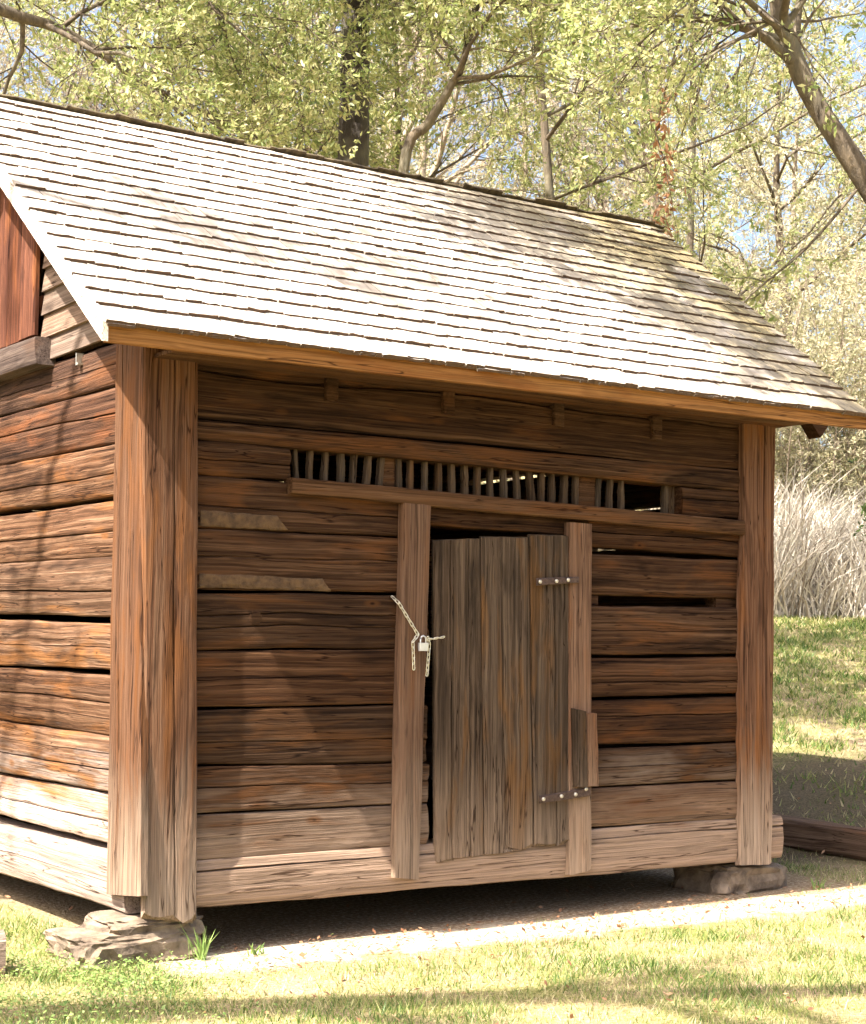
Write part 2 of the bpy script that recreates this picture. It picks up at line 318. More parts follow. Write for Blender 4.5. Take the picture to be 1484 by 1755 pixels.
# ------------------------------------------------------------------ terrain
fx, fy = math.sin(yaw), math.cos(yaw)
def hgt(x, y):
    s_ = (x - CAM.x)*fx + (y - CAM.y)*fy
    t = max(0., s_ - 11.3); t1 = t*t/(t + .5)
    def sm(v, a, b): v = min(1, max(0, (v - a)/(b - a))); return v*v*(3 - 2*v)
    h = 2.7*(1 - math.exp(-t1/11))*max(sm(x, 4.2, 6.0), sm(y, 4.3, 7.))
    if s_ > 24: h += .12*(s_ - 24)
    return h + .02*ns(x*.5, y*.5, 3)*min(1, max(0, -y + .3) + t*.1)
def build_ground():
    def axis(lo, hi, a, b, fine, coarse):
        out = [a]; x = a
        while x < b: x += fine; out.append(x)
        stp = fine
        while x < hi: stp = min(coarse, stp*1.22); x += stp; out.append(x)
        x = a; stp = fine; pre = []
        while x > lo: stp = min(coarse, stp*1.22); x -= stp; pre.append(x)
        return pre[::-1] + out
    xs = axis(-300, 500, -4, 14, .22, 25); ys = axis(-200, 500, -5, 14, .22, 25)
    v = [(x, y, hgt(x, y)) for y in ys for x in xs]; n = len(xs)
    f = [(j*n+i, j*n+i+1, (j+1)*n+i+1, (j+1)*n+i) for j in range(len(ys)-1) for i in range(n-1)]
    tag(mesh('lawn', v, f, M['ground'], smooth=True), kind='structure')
build_ground()

# ------------------------------------------------------------------ timber: one prism with worn edges per piece
def front_map(u, v, d): return (u, -d, v)
def gable_map(u, v, d): return (-d, u, v)
def lerp(a, b, t): return a + (b - a)*t
def timber(name, quad, fm, d0, thick, mat, parent, vertical=False, n=22, wob=.008, bulge=.012, cracks=(), rag=(.0, .0), seed=None, rough=.004):
    """quad: top-left, top-right, bottom-right, bottom-left on the wall; d0: how far its face stands out; runs along u, or along v if vertical"""
    sd = seed if seed is not None else rng.uniform(0, 500)
    tl, tr, br, bl = quad
    if vertical: A0, A1, B0, B1 = bl, tl, br, tr        # side A and side B, from bottom to top
    else: A0, A1, B0, B1 = bl, br, tl, tr               # side A below, side B above, from left to right
    prof = [(0., -.010), (.03, -.002), (.12, .35*bulge)]
    prof += [(.3, .8*bulge), (.5, bulge), (.7, .8*bulge)] + [(.88, .35*bulge), (.97, -.002), (1., -.010)]
    for c_ in cracks: prof += [(c_ - .020, .7*bulge), (c_, -.017), (c_ + .020, .7*bulge)]
    if cracks:
        prof = [p for p in prof if all(abs(p[0]-c_) < .001 or abs(abs(p[0]-c_)-.020) < .001 or abs(p[0]-c_) > .04 for c_ in cracks)]
    prof.sort(); k = len(prof); V = []; F = []
    for i in range(n + 1):
        t = i/n
        wa = wob*ns(sd, t*3.1, 1.)*1.2 + wob*.4*ns(sd, t*17, 2.)
        wb = wob*ns(sd, t*3.1, 7.)*1.2 + wob*.4*ns(sd, t*17, 9.)
        for j, (w_, dd) in enumerate(prof):
            tt = t
            if i == 0 and rag[0]: tt = t + rag[0]*(.5 + ns(sd, w_*9, 4.))
            if i == n and rag[1]: tt = t - rag[1]*(.5 + ns(sd, w_*9, 5.))
            ax, ay = lerp(A0[0], A1[0], tt), lerp(A0[1], A1[1], tt)
            bx, by = lerp(B0[0], B1[0], tt), lerp(B0[1], B1[1], tt)
            wj = w_
            if 0.2 < w_ < .8: wj = w_ + .05*ns(sd, t*3.3, 12.) + .015*ns(sd, t*14, 13.)
            u, v = lerp(ax, bx, wj), lerp(ay, by, wj)
            e = lerp(wa, wb, w_)
            if vertical: u += e
            else: v += e
            dcr = dd
            if cracks and dd == -.017: dcr = dd*(.25 + .75*min(1, max(0, .5 + 1.6*ns(sd, t*4, 31.))))
            d = d0 + dcr + rough*ns(sd + w_*6, t*11, 21.)
            V.append(fm(u, v, d))
        for w_ in (1., 0.):
            u, v = lerp(lerp(A0[0], A1[0], t), lerp(B0[0], B1[0], t), w_), lerp(lerp(A0[1], A1[1], t), lerp(B0[1], B1[1], t), w_)
            e = lerp(wa, wb, w_)
            if vertical: u += e
            else: v += e
            V.append(fm(u, v, d0 - thick))
    rk = k + 2
    for i in range(n):
        for j in range(rk):
            a, b = i*rk + j, i*rk + (j + 1) % rk
            F.append((a, b, b + rk, a + rk))
    F.append(tuple(range(rk))[::-1]); F.append(tuple(n*rk + j for j in range(rk)))
    o = mesh(name, V, F, mat, parent)
    return o

barn = empty('log_barn')
tag(barn, 'old hewn log storehouse with shingle roof, chained plank door and slatted vent', 'barn')

# --- front logs
TH = .15
q = FRONT_FULL[0]; timber('log', [(.03, 3.06), (4.0, 3.06), (4.0, 2.485), (.03, 2.50)], front_map, 0, TH, M['log_x'], barn, n=44, cracks=(.42,), wob=.010)
vx0, vx1 = VENT[0][0], VENT[1][0]
timber('log', [(.03, 2.492), (4.0, 2.472), (4.0, 2.350), (.03, 2.400)], front_map, .002, TH, M['log_x'], barn, n=44, wob=.006)
timber('log', [(.03, 2.394), (vx0, 2.388), (vx0, 2.226), (.03, 2.235)], front_map, 0, TH, M['log_x'], barn, n=10, cracks=(.45,), rag=(0, .015))
timber('log', [(vx1, 2.350), (4.0, 2.344), (4.0, 2.198), (vx1, 2.182)], front_map, 0, TH, M['log_x'], barn, n=10, cracks=(.6,))
cr = [(.42,), (.55,), (.62, .4), (.5,), (.42,), (.55,), ()]
for i, (tl, tr, br, bl) in enumerate(FRONT_LEFT):
    x1 = LEFT_END - .02*(i % 2) if i < 5 else LEFT_END + .01
    timber('log', [(.03, tl[1]), (x1, tr[1] + (.07 if i == 0 else 0)), (x1, br[1]), (.03, bl[1])], front_map, .0015*((i*3) % 4), TH, M['log_x'], barn, n=26, cracks=cr[i], wob=.006, bulge=.0015, rag=(0, .012), rough=.003)
cr = [(.4,), (), (.5,), (.35,), (.3, .62), (.5,), ()]
for i, (tl, tr, br, bl) in enumerate(FRONT_RIGHT):
    x0 = 1.5 if i == 0 else 2.56
    z0t, z0b = (2.19, 2.05) if i == 0 else (tl[1], bl[1])
    if i == 0:
        timber('log', [(1.53, 2.20), (2.60, 2.18), (2.60, 2.035), (1.53, 2.052)], front_map, -.01, TH, M['log_x'], barn, n=14, wob=.008)
        timber('log', [(2.602, 2.19), (4.0, 2.17), (4.0, 1.955), (2.602, 1.985)], front_map, .0, TH, M['log_x'], barn, n=16, cracks=(.4,), wob=.010)
    else:
        timber('log', [(x0, tl[1]), (4.0, tr[1]), (4.0, br[1]), (x0, bl[1])], front_map, .003*((i*5) % 4) - (.02 if i == 1 else 0), TH if i > 1 else .06, M['log_x'], barn, n=20, cracks=cr[i], wob=.005, bulge=.007)
timber('sill_log', [(.06, .437), (4.09, .434), (4.085, .182), (.06, .214)], front_map, .006, .2, M['log_x'], barn, n=46, cracks=(.78,), wob=.013)
# short filler blocks between two right logs
timber('filler_block', [(2.56, 1.712), (2.70, 1.712), (2.70, 1.658), (2.56, 1.658)], front_map, -.03, .09, M['log_x'], barn, n=3, wob=.002, bulge=.0)
timber('filler_block', [(3.60, 1.716), (3.90, 1.716), (3.90, 1.662), (3.60, 1.662)], front_map, -.035, .09, M['log_x'], barn, n=3, wob=.002, bulge=.0)
# clay left in the joints
for (x0, x1, z0, z1, d, mt) in ((.25, .66, 1.985, 2.062, .008, 'chink'), (.25, .92, 1.695, 1.765, .008, 'chink')):
    timber('chinking', [(x0, z1), (x1, z1 - .006), (x1 + .06, z0), (x0, z0)], front_map, d, .05, M[mt], barn, n=22, wob=.006, bulge=.003, rag=(.0, .03), rough=.004)
# --- boards on the front
timber('corner_board', CORNER_FRONT, front_map, .05, .05, M['post'], barn, True, n=40, wob=.006, bulge=.004, rag=(.022, 0), cracks=(.55,))
timber('corner_board', CORNER_RIGHT, front_map, .05, .05, M['post'], barn, True, n=40, wob=.010, bulge=.004, rag=(.006, 0), cracks=(.62,))
timber('corner_board', [(3.955, 2.78), (4.045, 2.78), (4.015, .55), (3.965, .55)], front_map, -.004, .2, M['post'], barn, True, n=24, wob=.012, bulge=.003)
g = CORNER_GABLE
timber('corner_board', g, gable_map, .055, .045, M['post'], barn, True, n=36, wob=.006, bulge=.006, cracks=(.35,))
timber('door_jamb', JAMB_L, front_map, .052, .05, M['jamb'], barn, True, n=26, wob=.004, bulge=.002, rag=(.004, 0))
timber('door_jamb', JAMB_R, front_map, .052, .05, M['jamb'], barn, True, n=26, wob=.004, bulge=.002, rag=(.006, 0))
pb = [(a[0], a[1]) for a in PATCH]
timber('jamb_patch', [pb[0], ((pb[0][0]+pb[1][0])/2, pb[1][1]+.012), ((pb[2][0]+pb[3][0])/2, pb[3][1]), pb[3]], front_map, .094, .04, M['door'], barn, True, n=10, wob=.004, bulge=.003, rag=(.01, .01))
timber('jamb_patch', [((pb[0][0]+pb[1][0])/2+.003, pb[1][1]), pb[1], pb[2], ((pb[2][0]+pb[3][0])/2+.003, pb[3][1]+.003)], front_map, .090, .036, M['jamb'], barn, True, n=10, wob=.005, bulge=.003, rag=(.01, .01))
timber('drip_board', DRIP, front_map, .055, .085, M['board_x'], barn, n=30, wob=.004, bulge=.003)
# --- vent slats
def vtop(x): return lerp(VENT[0][1], VENT[1][1], (x - vx0)/(vx1 - vx0)) + .01
for xt, xb in SLATS:
    hw = .017 + rng.uniform(-.003, .004); zt = vtop(xt) + .01
    timber('vent_slat', [(xt-hw*.8, zt), (xt+hw*.8, zt), (xb+hw, 2.16), (xb-hw, 2.16)], front_map, -.045, .03, M['slat'], barn, True, n=6, wob=.004, bulge=.004)
for a, b in WIDE_SLATS:
    timber('vent_slat', [(a, vtop(a)+.01), (b, vtop(b)+.01), (b, 2.15), (a-.012, 2.15)], front_map, -.058, .03, M['board_x'], barn, True, n=6, wob=.003, bulge=.002)
timber('vent_slat', [(3.235, 2.37), (3.31, 2.37), (3.31, 2.15), (3.235, 2.15)], front_map, -.062, .05, M['slat'], barn, True, n=6, wob=.003, bulge=.002)
for x, z in PEGS:
    timber('peg', [(x-.038, z+.065), (x+.036, z+.065), (x+.034, z-.068), (x-.036, z-.062)], front_map, .032, .08, M['dark'], barn, True, n=4, wob=.003, bulge=.003)

# --- door
dq = DOOR
door = timber('door', [(1.60, 1.62), (2.44, 1.64), (2.44, 1.50), (1.60, 1.48)], front_map, -.002, .03, M['door'], barn, n=6)    # the ledge that the planks are nailed to
for i, p in enumerate(dq):
    sub = 3 if i < 2 else 2
    pl_ = timber('plank', p, front_map, .028 + .006*i, .028, M['door'], door, True, n=30, wob=.004, bulge=.004, rag=(.022, .006), cracks=((.33, .72), (.4,), (.55,))[i], rough=.005)
def strap(name, quad, d):
    o = timber(name, quad, front_map, d, .008, M['iron'], barn, n=6, wob=.001, bulge=.0, rough=.0005)
    return o
h1 = strap('hinge', HINGE_T, .072); h2 = strap('hinge', HINGE_B, .080)
def disc(name, x, z, d, r, hgt_, mat, parent, n=10):
    V = []; F = []
    for k_, (rr, dd) in enumerate(((r, d), (r, d + hgt_*.6), (r*.6, d + hgt_))):
        for i in range(n):
            a = 2*math.pi*i/n; V.append((x + rr*math.cos(a), -dd, z + rr*math.sin(a)))
    for k_ in range(2):
        for i in range(n):
            F.append((k_*n+i, k_*n+(i+1) % n, (k_+1)*n+(i+1) % n, (k_+1)*n+i))
    F.append(tuple(2*n+i for i in range(n)))
    return mesh(name, V, F, mat, parent)
for i, (x, z) in enumerate(BOLTS):
    disc('bolt', x, z, .072 if i < 3 else .080, .0105, .010, M['bolt'], h1 if i < 3 else h2)

disc('knot_hole', .55, 1.562, .004, .034, .006, M['dark'], barn, 12)
# --- gable logs (left wall), continued to the back corner
LB = 3.75
cr = [(.5,), (.55,), (.42,), (.45,), (.42,), (.5,), (.55, .3), (.4, .7), (.45,), (.5,)]
for i, (tb, tf, bf, bb) in enumerate(GABLE_LOGS):
    def ex(a, b, y): return lerp(a[1], b[1], (y - a[0])/(b[0] - a[0]))
    y0, y1 = .156, LB - .156
    z1t = min(ex(tf, tb, y1), ex(tf, tb, y0) + .06); z1b = ex(bf, bb, y1)
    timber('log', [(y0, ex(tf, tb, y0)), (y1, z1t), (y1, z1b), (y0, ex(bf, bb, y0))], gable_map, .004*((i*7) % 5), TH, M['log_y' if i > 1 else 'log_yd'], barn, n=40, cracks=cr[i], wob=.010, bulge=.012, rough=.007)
# --- right wall and back wall
def right_map(u, v, d): return (4.0 + d, u, v)
def back_map(u, v, d): return (u, LB + d, v)
zz = [(.17, .43), (.45, .70), (.71, .98), (1.0, 1.27), (1.28, 1.54), (1.55, 1.84), (1.85, 2.055), (2.095, 2.300), (2.322, 2.598), (2.640, 3.05)]
for i, (a, b) in enumerate(zz):
    aa = a if i > 6 else a - .02
    timber('log', [(.16, b), (LB-.16, b), (LB-.16, aa), (.16, aa)], right_map, .003*((i*3) % 4), TH, M['log_y'], barn, n=14, wob=.004)
    timber('log', [(.03, b), (3.97, b), (3.97, a - .012), (.03, a - .012)], back_map, .003*((i*5) % 4), TH, M['log_x'], barn, n=14, wob=.004)
for (y0, y1, z0, z1) in ((.2, 1.18, 2.04, 2.11), (1.56, 3.55, 2.04, 2.11), (1.32, 3.55, 2.29, 2.335), (.2, .80, 2.29, 2.335), (.2, 1.80, 2.585, 2.65), (2.95, 3.55, 2.585, 2.65)):
    timber('chinking', [(y0, z1), (y1, z1), (y1, z0), (y0, z0)], right_map, -.03, .08, M['chink'], barn, n=10, wob=.012)
# floor boards inside and rough underside
for i in range(13):
    x0 = .16 + i*.283
    V = [(x, y, z) for z in (.36, .40) for (x, y) in ((x0, .16), (x0+.277, .16), (x0+.277, LB-.16), (x0, LB-.16))]
    mesh('floor_board', V, [(3, 2, 1, 0), (4, 5, 6, 7), (0, 1, 5, 4), (1, 2, 6, 5), (2, 3, 7, 6), (3, 0, 4, 7)], M['dark'], barn)

# ------------------------------------------------------------------ roof
PM = .73; EY = -.40; EZ = 2.815; RY = 1.885; RZ = EZ + PM*(RY - EY)
SLOPE = math.atan(PM); SL = (RY - EY)/math.cos(SLOPE)
def xl(t): return -.405 - .02*t
def xr(t): return 4.43 + .36*t
U = Vector((0, math.cos(SLOPE), math.sin(SLOPE))); NN = Vector((0, -math.sin(SLOPE), math.cos(SLOPE)))
def rp(x, s_, h=0):                                  # point on the front slope: s_ metres up from the eave, h proud of the deck
    return Vector((x, EY, EZ)) + U*s_ + NN*h
def slab(pts_top, t, down):
    n = len(pts_top); V = [tuple(p) for p in pts_top] + [tuple(Vector(p) + down*t) for p in pts_top]
    F = [tuple(range(n)), tuple(range(2*n-1, n-1, -1))] + [(i, i+n, (i+1) % n + n, (i+1) % n) for i in range(n)]
    return V, F
e = .02
V1, F1 = slab([rp(xl(0)+.02, .02, -.012), rp(xr(0)-.02, .02, -.012), rp(xr(1)-.02, SL-.02, -.012), rp(xl(1)+.02, SL-.02, -.012)], .03, -NN)
NB = Vector((0, math.sin(SLOPE), math.cos(SLOPE))); UB = Vector((0, -math.cos(SLOPE), math.sin(SLOPE)))
BY = 2*RY - EY
def rb(x, s_, h=0): return Vector((x, BY, EZ)) + UB*s_ + NB*h
V2, F2 = slab([rb(xr(0)-.02, .02, -.012), rb(xl(0)+.02, .02, -.012), rb(xl(1)+.02, SL-.02, -.012), rb(xr(1)-.02, SL-.02, -.012)], .03, -NB)
roof = mesh('roof', V1 + V2, F1 + [tuple(i + len(V1) for i in f) for f in F2], M['dark'], barn)
# shingles
EXPO = SL/20
def shingle_verts(seed, L=.33, tb=.0145, tt=.005):
    r_ = random.Random(seed); V = []; nx = 4
    bot = [r_.uniform(-.0045, .0045) for _ in range(nx + 1)]
    cup = r_.uniform(-.004, .005)
    for iy, y in enumerate((0, .1, L)):
        for ix in range(nx + 1):
            x = ix/nx - .5; yy = y + (bot[ix] if iy == 0 else 0)
            base = lerp(.016, .0, min(1, y/L)); c_ = cup*(x*x*4)*(1 - y/L)
            th = lerp(tb, tt, y/L) + (r_.uniform(-.002, .002) if iy == 0 else 0)
            V.append((x, yy, base + c_)); V.append((x, yy, base + c_ + th))
    F = []; w2 = 2*(nx + 1)
    for iy in range(2):
        for ix in range(nx):
            a = iy*w2 + ix*2
            F.append((a+1, a+3, a+w2+3, a+w2+1)); F.append((a, a+w2, a+w2+2, a+2))
        a = iy*w2; F.append((a, a+1, a+w2+1, a+w2)); b = a + 2*nx; F.append((b, b+w2, b+w2+1, b+1))
    for ix in range(nx): F.append((ix*2, ix*2+2, ix*2+3, ix*2+1))      # the butt: last nx faces
    return V, F
variants = []
for k_ in range(10):
    V, F = shingle_verts(k_); me = bpy.data.meshes.new('shingle'); me.from_pydata(V, [], F); me.update(); me.materials.append(M['shingle']); me.materials.append(M['butt'])
    for k2 in range(len(F)-4, len(F)): me.polygons[k2].material_index = 1
    variants.append((me, V, F))
pieces = []
for c_ in range(20):
    s0 = c_*EXPO - (.035 if c_ == 0 else 0)
    for layer in ((0, 1) if c_ == 0 else (1,)):
        x = xl(c_/20) - .012 - rng.uniform(0, .02)
        while x < xr(c_/20) - .01:
            wd = rng.choice((.09, .11, .12, .13, .14, .15, .16, .18, .20))*rng.uniform(.93, 1.07)
            if x + wd > xr(c_/20) + .012: wd = xr(c_/20) + .012 - x
            if wd < .03: break
            lift = rng.choice((0, 0, 0, .001, .002, .004)) - (.012 if layer == 0 and c_ == 0 else 0)
            pieces.append((x + wd/2, s0 + rng.gauss(0, .0035), wd - rng.uniform(.002, .008), lift, rng.gauss(0, .004), rng.randrange(10)))
            x += wd
def sh_mat(x, s_, wd, lift, rot):
    B = Matrix((Vector((1, 0, 0)), U, NN)).transposed().to_4x4()
    return Matrix.Translation(rp(x, s_, lift)) @ B @ Matrix.Rotation(rot, 4, 'Z') @ Matrix.Diagonal((wd, min(1, (SL - s_)/.33), 1, 1))
def seen(p):
    v = rp(p[0], p[1]) - CAM
    ok = -.27 < v.dot(r2)/v.dot(fwd) < .27 and v.dot(u2)/v.dot(fwd) < .32
    return p[2]/v.length_squared*(1 if ok else .01)
pieces.sort(key=seen, reverse=True)
for p in pieces[:300]:
    o = bpy.data.objects.new('shingle', variants[p[5]][0]); link(o, roof); o.matrix_local = sh_mat(*p[:5])
def joined(name, items, mat, parent):
    V = []; F = []; Rn = []
    for Mx, k_, r_ in items:
        _, v, f = variants[k_]; b = len(V)
        V += [tuple(Mx @ Vector(q_)) for q_ in v]; F += [tuple(i + b for i in q_) for q_ in f]; Rn += [r_]*len(f)
    o = mesh(name, V, F, mat, parent); o.data.materials.append(M['butt'])
    mi = np.zeros(len(F), dtype=np.int32); fl = len(variants[0][2]); mi[np.arange(len(F)) % fl >= fl - 4] = 1
    o.data.polygons.foreach_set('material_index', mi)
    a = o.data.attributes.new('rnd', 'FLOAT', 'FACE'); a.data.foreach_set('value', Rn)
    tag(o, kind='stuff'); return o
joined('shingles', [(sh_mat(*p[:5]), p[5], rng.random()) for p in pieces[300:]], M['shingle'], roof)
bp = []
for c_ in range(20):
    x = xl(c_/20)
    while x < xr(c_/20):
        wd = rng.uniform(.12, .24)
        B = Matrix((Vector((-1, 0, 0)), UB, NB)).transposed().to_4x4()
        bp.append((Matrix.Translation(rb(x + wd/2, c_*EXPO)) @ B @ Matrix.Diagonal((wd - .004, min(1, (SL - c_*EXPO)/.33), 1, 1)), rng.randrange(10), rng.random())); x += wd
joined('rear_shingles', bp, M['shingle'], roof)
# ridge: heads of the rear course stand a little above the comb
s_ = N('mossy_comb'); tcn = s_.n('NewGeometry').outputs['Position']
s_.l(s_.ramp(s_.noise(s_.vmath('MULTIPLY', tcn, (14, 6, 6)), 2, 5, .6), [(.3, (.02, .014, .009)), (.5, (.065, .048, .026)), (.7, (.12, .095, .05))]), s_.b.inputs['Base Color'])
s_.b.inputs['Roughness'].default_value = .9; M['comb'] = s_.m
x = xl(1)
while x < xr(1) + .03:
    wd = rng.uniform(.10, .22); up_ = rng.uniform(.018, .042)
    a = Vector((0, RY, RZ)) + UB*(up_ + .0) + NB*.012; b = Vector((0, RY, RZ)) - UB*.16 + NB*.034
    V = []
    for xx in (x, x + wd*.5, x + wd - .004):
        j = rng.uniform(-.008, .008)
        for pt in (a + UB*j, b): 
            V += [(xx, pt.y, pt.z), (xx, pt.y + .012*NB.y, pt.z + .012*NB.z)]
    F = []
    for i in range(2):
        o_ = i*4
        F += [(o_, o_+4, o_+5, o_+1), (o_+2, o_+3, o_+7, o_+6), (o_+1, o_+5, o_+7, o_+3), (o_, o_+2, o_+6, o_+4)]
    F += [(0, 1, 3, 2), (8, 10, 11, 9)]
    mesh('ridge_shingle', V, F, M['comb'], roof); x += wd
# fascia, soffit board and rake boards
def boxq(P, t, dirn): return slab(P, t, dirn)
V, F = slab([Vector((xl(0)-.004, EY-.012, EZ-.085)), Vector((xr(0)+.01, EY-.012, EZ-.085)), Vector((xr(0)+.01, EY-.012, EZ+.012)), Vector((xl(0)-.004, EY-.012, EZ+.012))], .032, Vector((0, 1, 0)))
mesh('fascia', V, F, M['pine'], roof)
def rake(x, sgn, mat):
    a, b = rp(x, -.01, .022), rp(x, SL, .022)
    c2, d2 = b - Vector((0, 0, .115)), a - Vector((0, 0, .098))
    V, F = slab([a, b, c2, d2] if sgn < 0 else [d2, c2, b, a], .028, Vector((-sgn, 0, 0))); mesh('rake_board', V, F, mat, roof)
    a, b = rb(x, -.01, .022), rb(x, SL, .022)
    c2, d2 = b - Vector((0, 0, .115)), a - Vector((0, 0, .098))
    V, F = slab([b, a, d2, c2] if sgn < 0 else [c2, d2, a, b], .028, Vector((-sgn, 0, 0))); mesh('rake_board', V, F, mat, roof)
rake(xl(.5) - .016, -1, M['rake'])
# soffit planks between wall and fascia
for i in range(3):
    y0 = EY + .022 + i*.128
    V, F = slab([Vector((-.02, y0, EZ-.066)), Vector((4.06, y0, EZ-.066)), Vector((4.06, y0+.122, EZ-.066)), Vector((-.02, y0+.122, EZ-.066))], .018, Vector((0, 0, 1)))
    mesh('soffit_board', V, F, M['board_x'], roof)
# lookout block under the right end of the eave
V, F = slab([Vector((4.60, .22, 2.875)), Vector((4.70, .22, 2.762)), Vector((4.80, .22, 2.875))], .10, Vector((0, 1, 0)))
mesh('eave_block', V, F, M['dark'], roof)

for x_ in (.055, 3.93):                              # added panels behind both gables, keeping daylight out of the gaps
    V, F = slab([Vector((x_, EY+.25, EZ+.12)), Vector((x_, BY-.25, EZ+.12)), Vector((x_, RY, RZ-.06))], .012, Vector((1, 0, 0)))
    mesh('gable_light_stop', V, F, M['dark'], barn)
# --- gable tops: lapped clapboards and the red loft door
def roof_z(y): return EZ - .05 + PM*(min(y, 2*RY - y) - EY)
def clap_wall(fm, sgn, y_from, y_to, mat):
    z = 2.925
    while z < RZ - .1:
        z1 = z + .145; ys = []
        a, b = y_from, y_to
        lo = EY + (z + .05 - EZ + .05)/PM; 
        a = max(a, lo - .02); b = min(b, 2*RY - lo + .02)
        if b - a > .05:
            a1 = max(a, EY + (z1 - EZ + .05)/PM); b1 = min(b, 2*RY - (EY + (z1 - EZ + .05)/PM))
            if b1 > a1:
                V = [fm(a, z, .024), fm(b, z, .024), fm(b1, z1, .004), fm(a1, z1, .004), fm(a, z, .006), fm(b, z, .006), fm(b1, z1, -.010), fm(a1, z1, -.010)]
                mesh('clapboard', V, [(0, 1, 2, 3), (7, 6, 5, 4), (0, 4, 5, 1), (2, 6, 7, 3), (0, 3, 7, 4), (1, 5, 6, 2)], mat, barn)
        z += .128
clap_wall(gable_map, -1, -.05, 1.42, M['clap'])
clap_wall(gable_map, -1, 2.36, 3.80, M['clap'])
clap_wall(right_map, 1, -.05, 3.80, M['clap'])
loft = timber('loft_door', [(2.34, 3.30), (1.44, 3.30), (1.44, 3.20), (2.34, 3.20)], gable_map, .02, .03, M['red'], barn, n=4)
for a, b, mt in ((1.43, 1.655, .064), (1.66, 1.86, .055), (1.865, 2.09, .060), (2.095, 2.345, .057)):
    timber('plank', [(b, min(roof_z(a), roof_z(b))-.02), (a, roof_z(a)-.03), (a, 3.075), (b, 3.075)], gable_map, mt, .03, M['red'], loft, True, n=10, wob=.003, bulge=.003, cracks=(.5,) if a < 1.6 else ())
timber('loft_sill', [(2.50, 3.068), (1.302, 3.045), (1.262, 2.892), (2.50, 2.915)], gable_map, .10, .11, M['beam_y'], barn, n=10, wob=.003, bulge=.004)
# small staple on the gable
V, F = slab([Vector((-.035, .880, 2.90)), Vector((-.035, .868, 2.90)), Vector((-.035, .868, 2.852)), Vector((-.035, .845, 2.848)), Vector((-.035, .845, 2.838)), Vector((-.035, .880, 2.838))], .04, Vector((1, 0, 0)))
mesh('staple', V, F, M['bolt'], barn)

# ------------------------------------------------------------------ chain and padlock
def torus_link(cx, along, flat, L=.030, Wd=.014, r=.0028):
    """stadium ring of round wire"""
    A = Vector(along).normalized(); B = Vector(flat); B = (B - A*B.dot(A)).normalized(); Cn = A.cross(B)
    path = []
    for i in range(12):
        t = 2*math.pi*i/12; path.append((math.cos(t)*Wd/2, math.sin(t)*Wd/2 + (L-Wd)/2*(1 if math.sin(t) >= 0 else -1)))
    V = []; F = []; m_ = len(path)
    for i, (bx, ay) in enumerate(path):
        rad = Vector((bx, ay - (L-Wd)/2*(1 if ay >= 0 else -1), 0)).normalized()
        for k_ in range(5):
            a = 2*math.pi*k_/5; off = (B*rad.x + A*rad.y)*math.cos(a)*r + Cn*math.sin(a)*r
            V.append(Vector(cx) + B*bx + A*ay + off)
    for i in range(m_):
        for k_ in range(5):
            F.append((i*5+k_, i*5+(k_+1) % 5, ((i+1) % m_)*5+(k_+1) % 5, ((i+1) % m_)*5+k_))
    return V, F
chain = empty('chain'); tag(chain, 'pale steel chain looped round the door jamb with two loose ends hanging', 'chain')
def run_chain(pts, twist=0):
    i = twist
    for a, b in zip(pts, pts[1:]):
        a, b = Vector(a), Vector(b); L = (b - a).length; n = max(1, round(L/.0265)); dv = (b - a)/n
        for k_ in range(n):
            V, F = torus_link(a + dv*(k_+.5), dv, (1, 0, .3) if i % 2 == 0 else (.25, -1, 0), L=dv.length + .008); i += 1
            mesh('link', V, F, M['zinc'], chain, smooth=True)
P3 = lambda p, d: (p[0], -d, p[1])
run_chain([P3(CHAIN[0], .012), P3(CHAIN[1], .062), P3(CHAIN[2], .078)])
run_chain([P3(CHAIN_R[0], .085), P3(CHAIN_R[1], .058)])
run_chain([P3(CHAIN_DL[0], .075), P3(CHAIN_DL[1], .078), P3(CHAIN_DL[2], .070)])
run_chain([P3(CHAIN_DR[0], .09), P3(CHAIN_DR[1], .08), P3(CHAIN_DR[2], .066)])
lock = empty('padlock'); tag(lock, 'small silver padlock hanging from the chain at the door edge', 'padlock')
lx, lz = LOCK[0], LOCK[1] - .022
bw, bh, bt = .026, .021, .011
V = []
for d_, k_ in ((.080, .9), (.084, 1), (.098, 1), (.102, .9)):
    for sx, sz in ((-1, -1), (1, -1), (1, 1), (-1, 1)): V.append((lx + sx*bw*k_, -d_, lz + sz*bh*k_))
F = [(0, 1, 2, 3), (15, 14, 13, 12)]
for r_ in range(3):
    for i in range(4): F.append((r_*4+i, (r_+1)*4+i, (r_+1)*4+(i+1) % 4, r_*4+(i+1) % 4))
mesh('body', V, F, M['steel'], lock)
V = []; F = []; pth = [(-.016, 0), (-.016, .02), (-.011, .031), (0, .036), (.011, .031), (.016, .02), (.016, 0)]
for (ax, az) in pth:
    for k_ in range(6):
        a = 2*math.pi*k_/6; nx_ = Vector((ax, 0, max(0, az-.02))).normalized() if az > .0201 else Vector((1, 0, 0))
        V.append(Vector((lx + ax, -.091, lz + bh*.95 + az)) + nx_*math.cos(a)*.0042 + Vector((0, 1, 0))*math.sin(a)*.0042)
for i in range(len(pth)-1):
    for k_ in range(6): F.append((i*6+k_, i*6+(k_+1) % 6, (i+1)*6+(k_+1) % 6, (i+1)*6+k_))
mesh('shackle', V, F, M['steel'], lock, smooth=True)

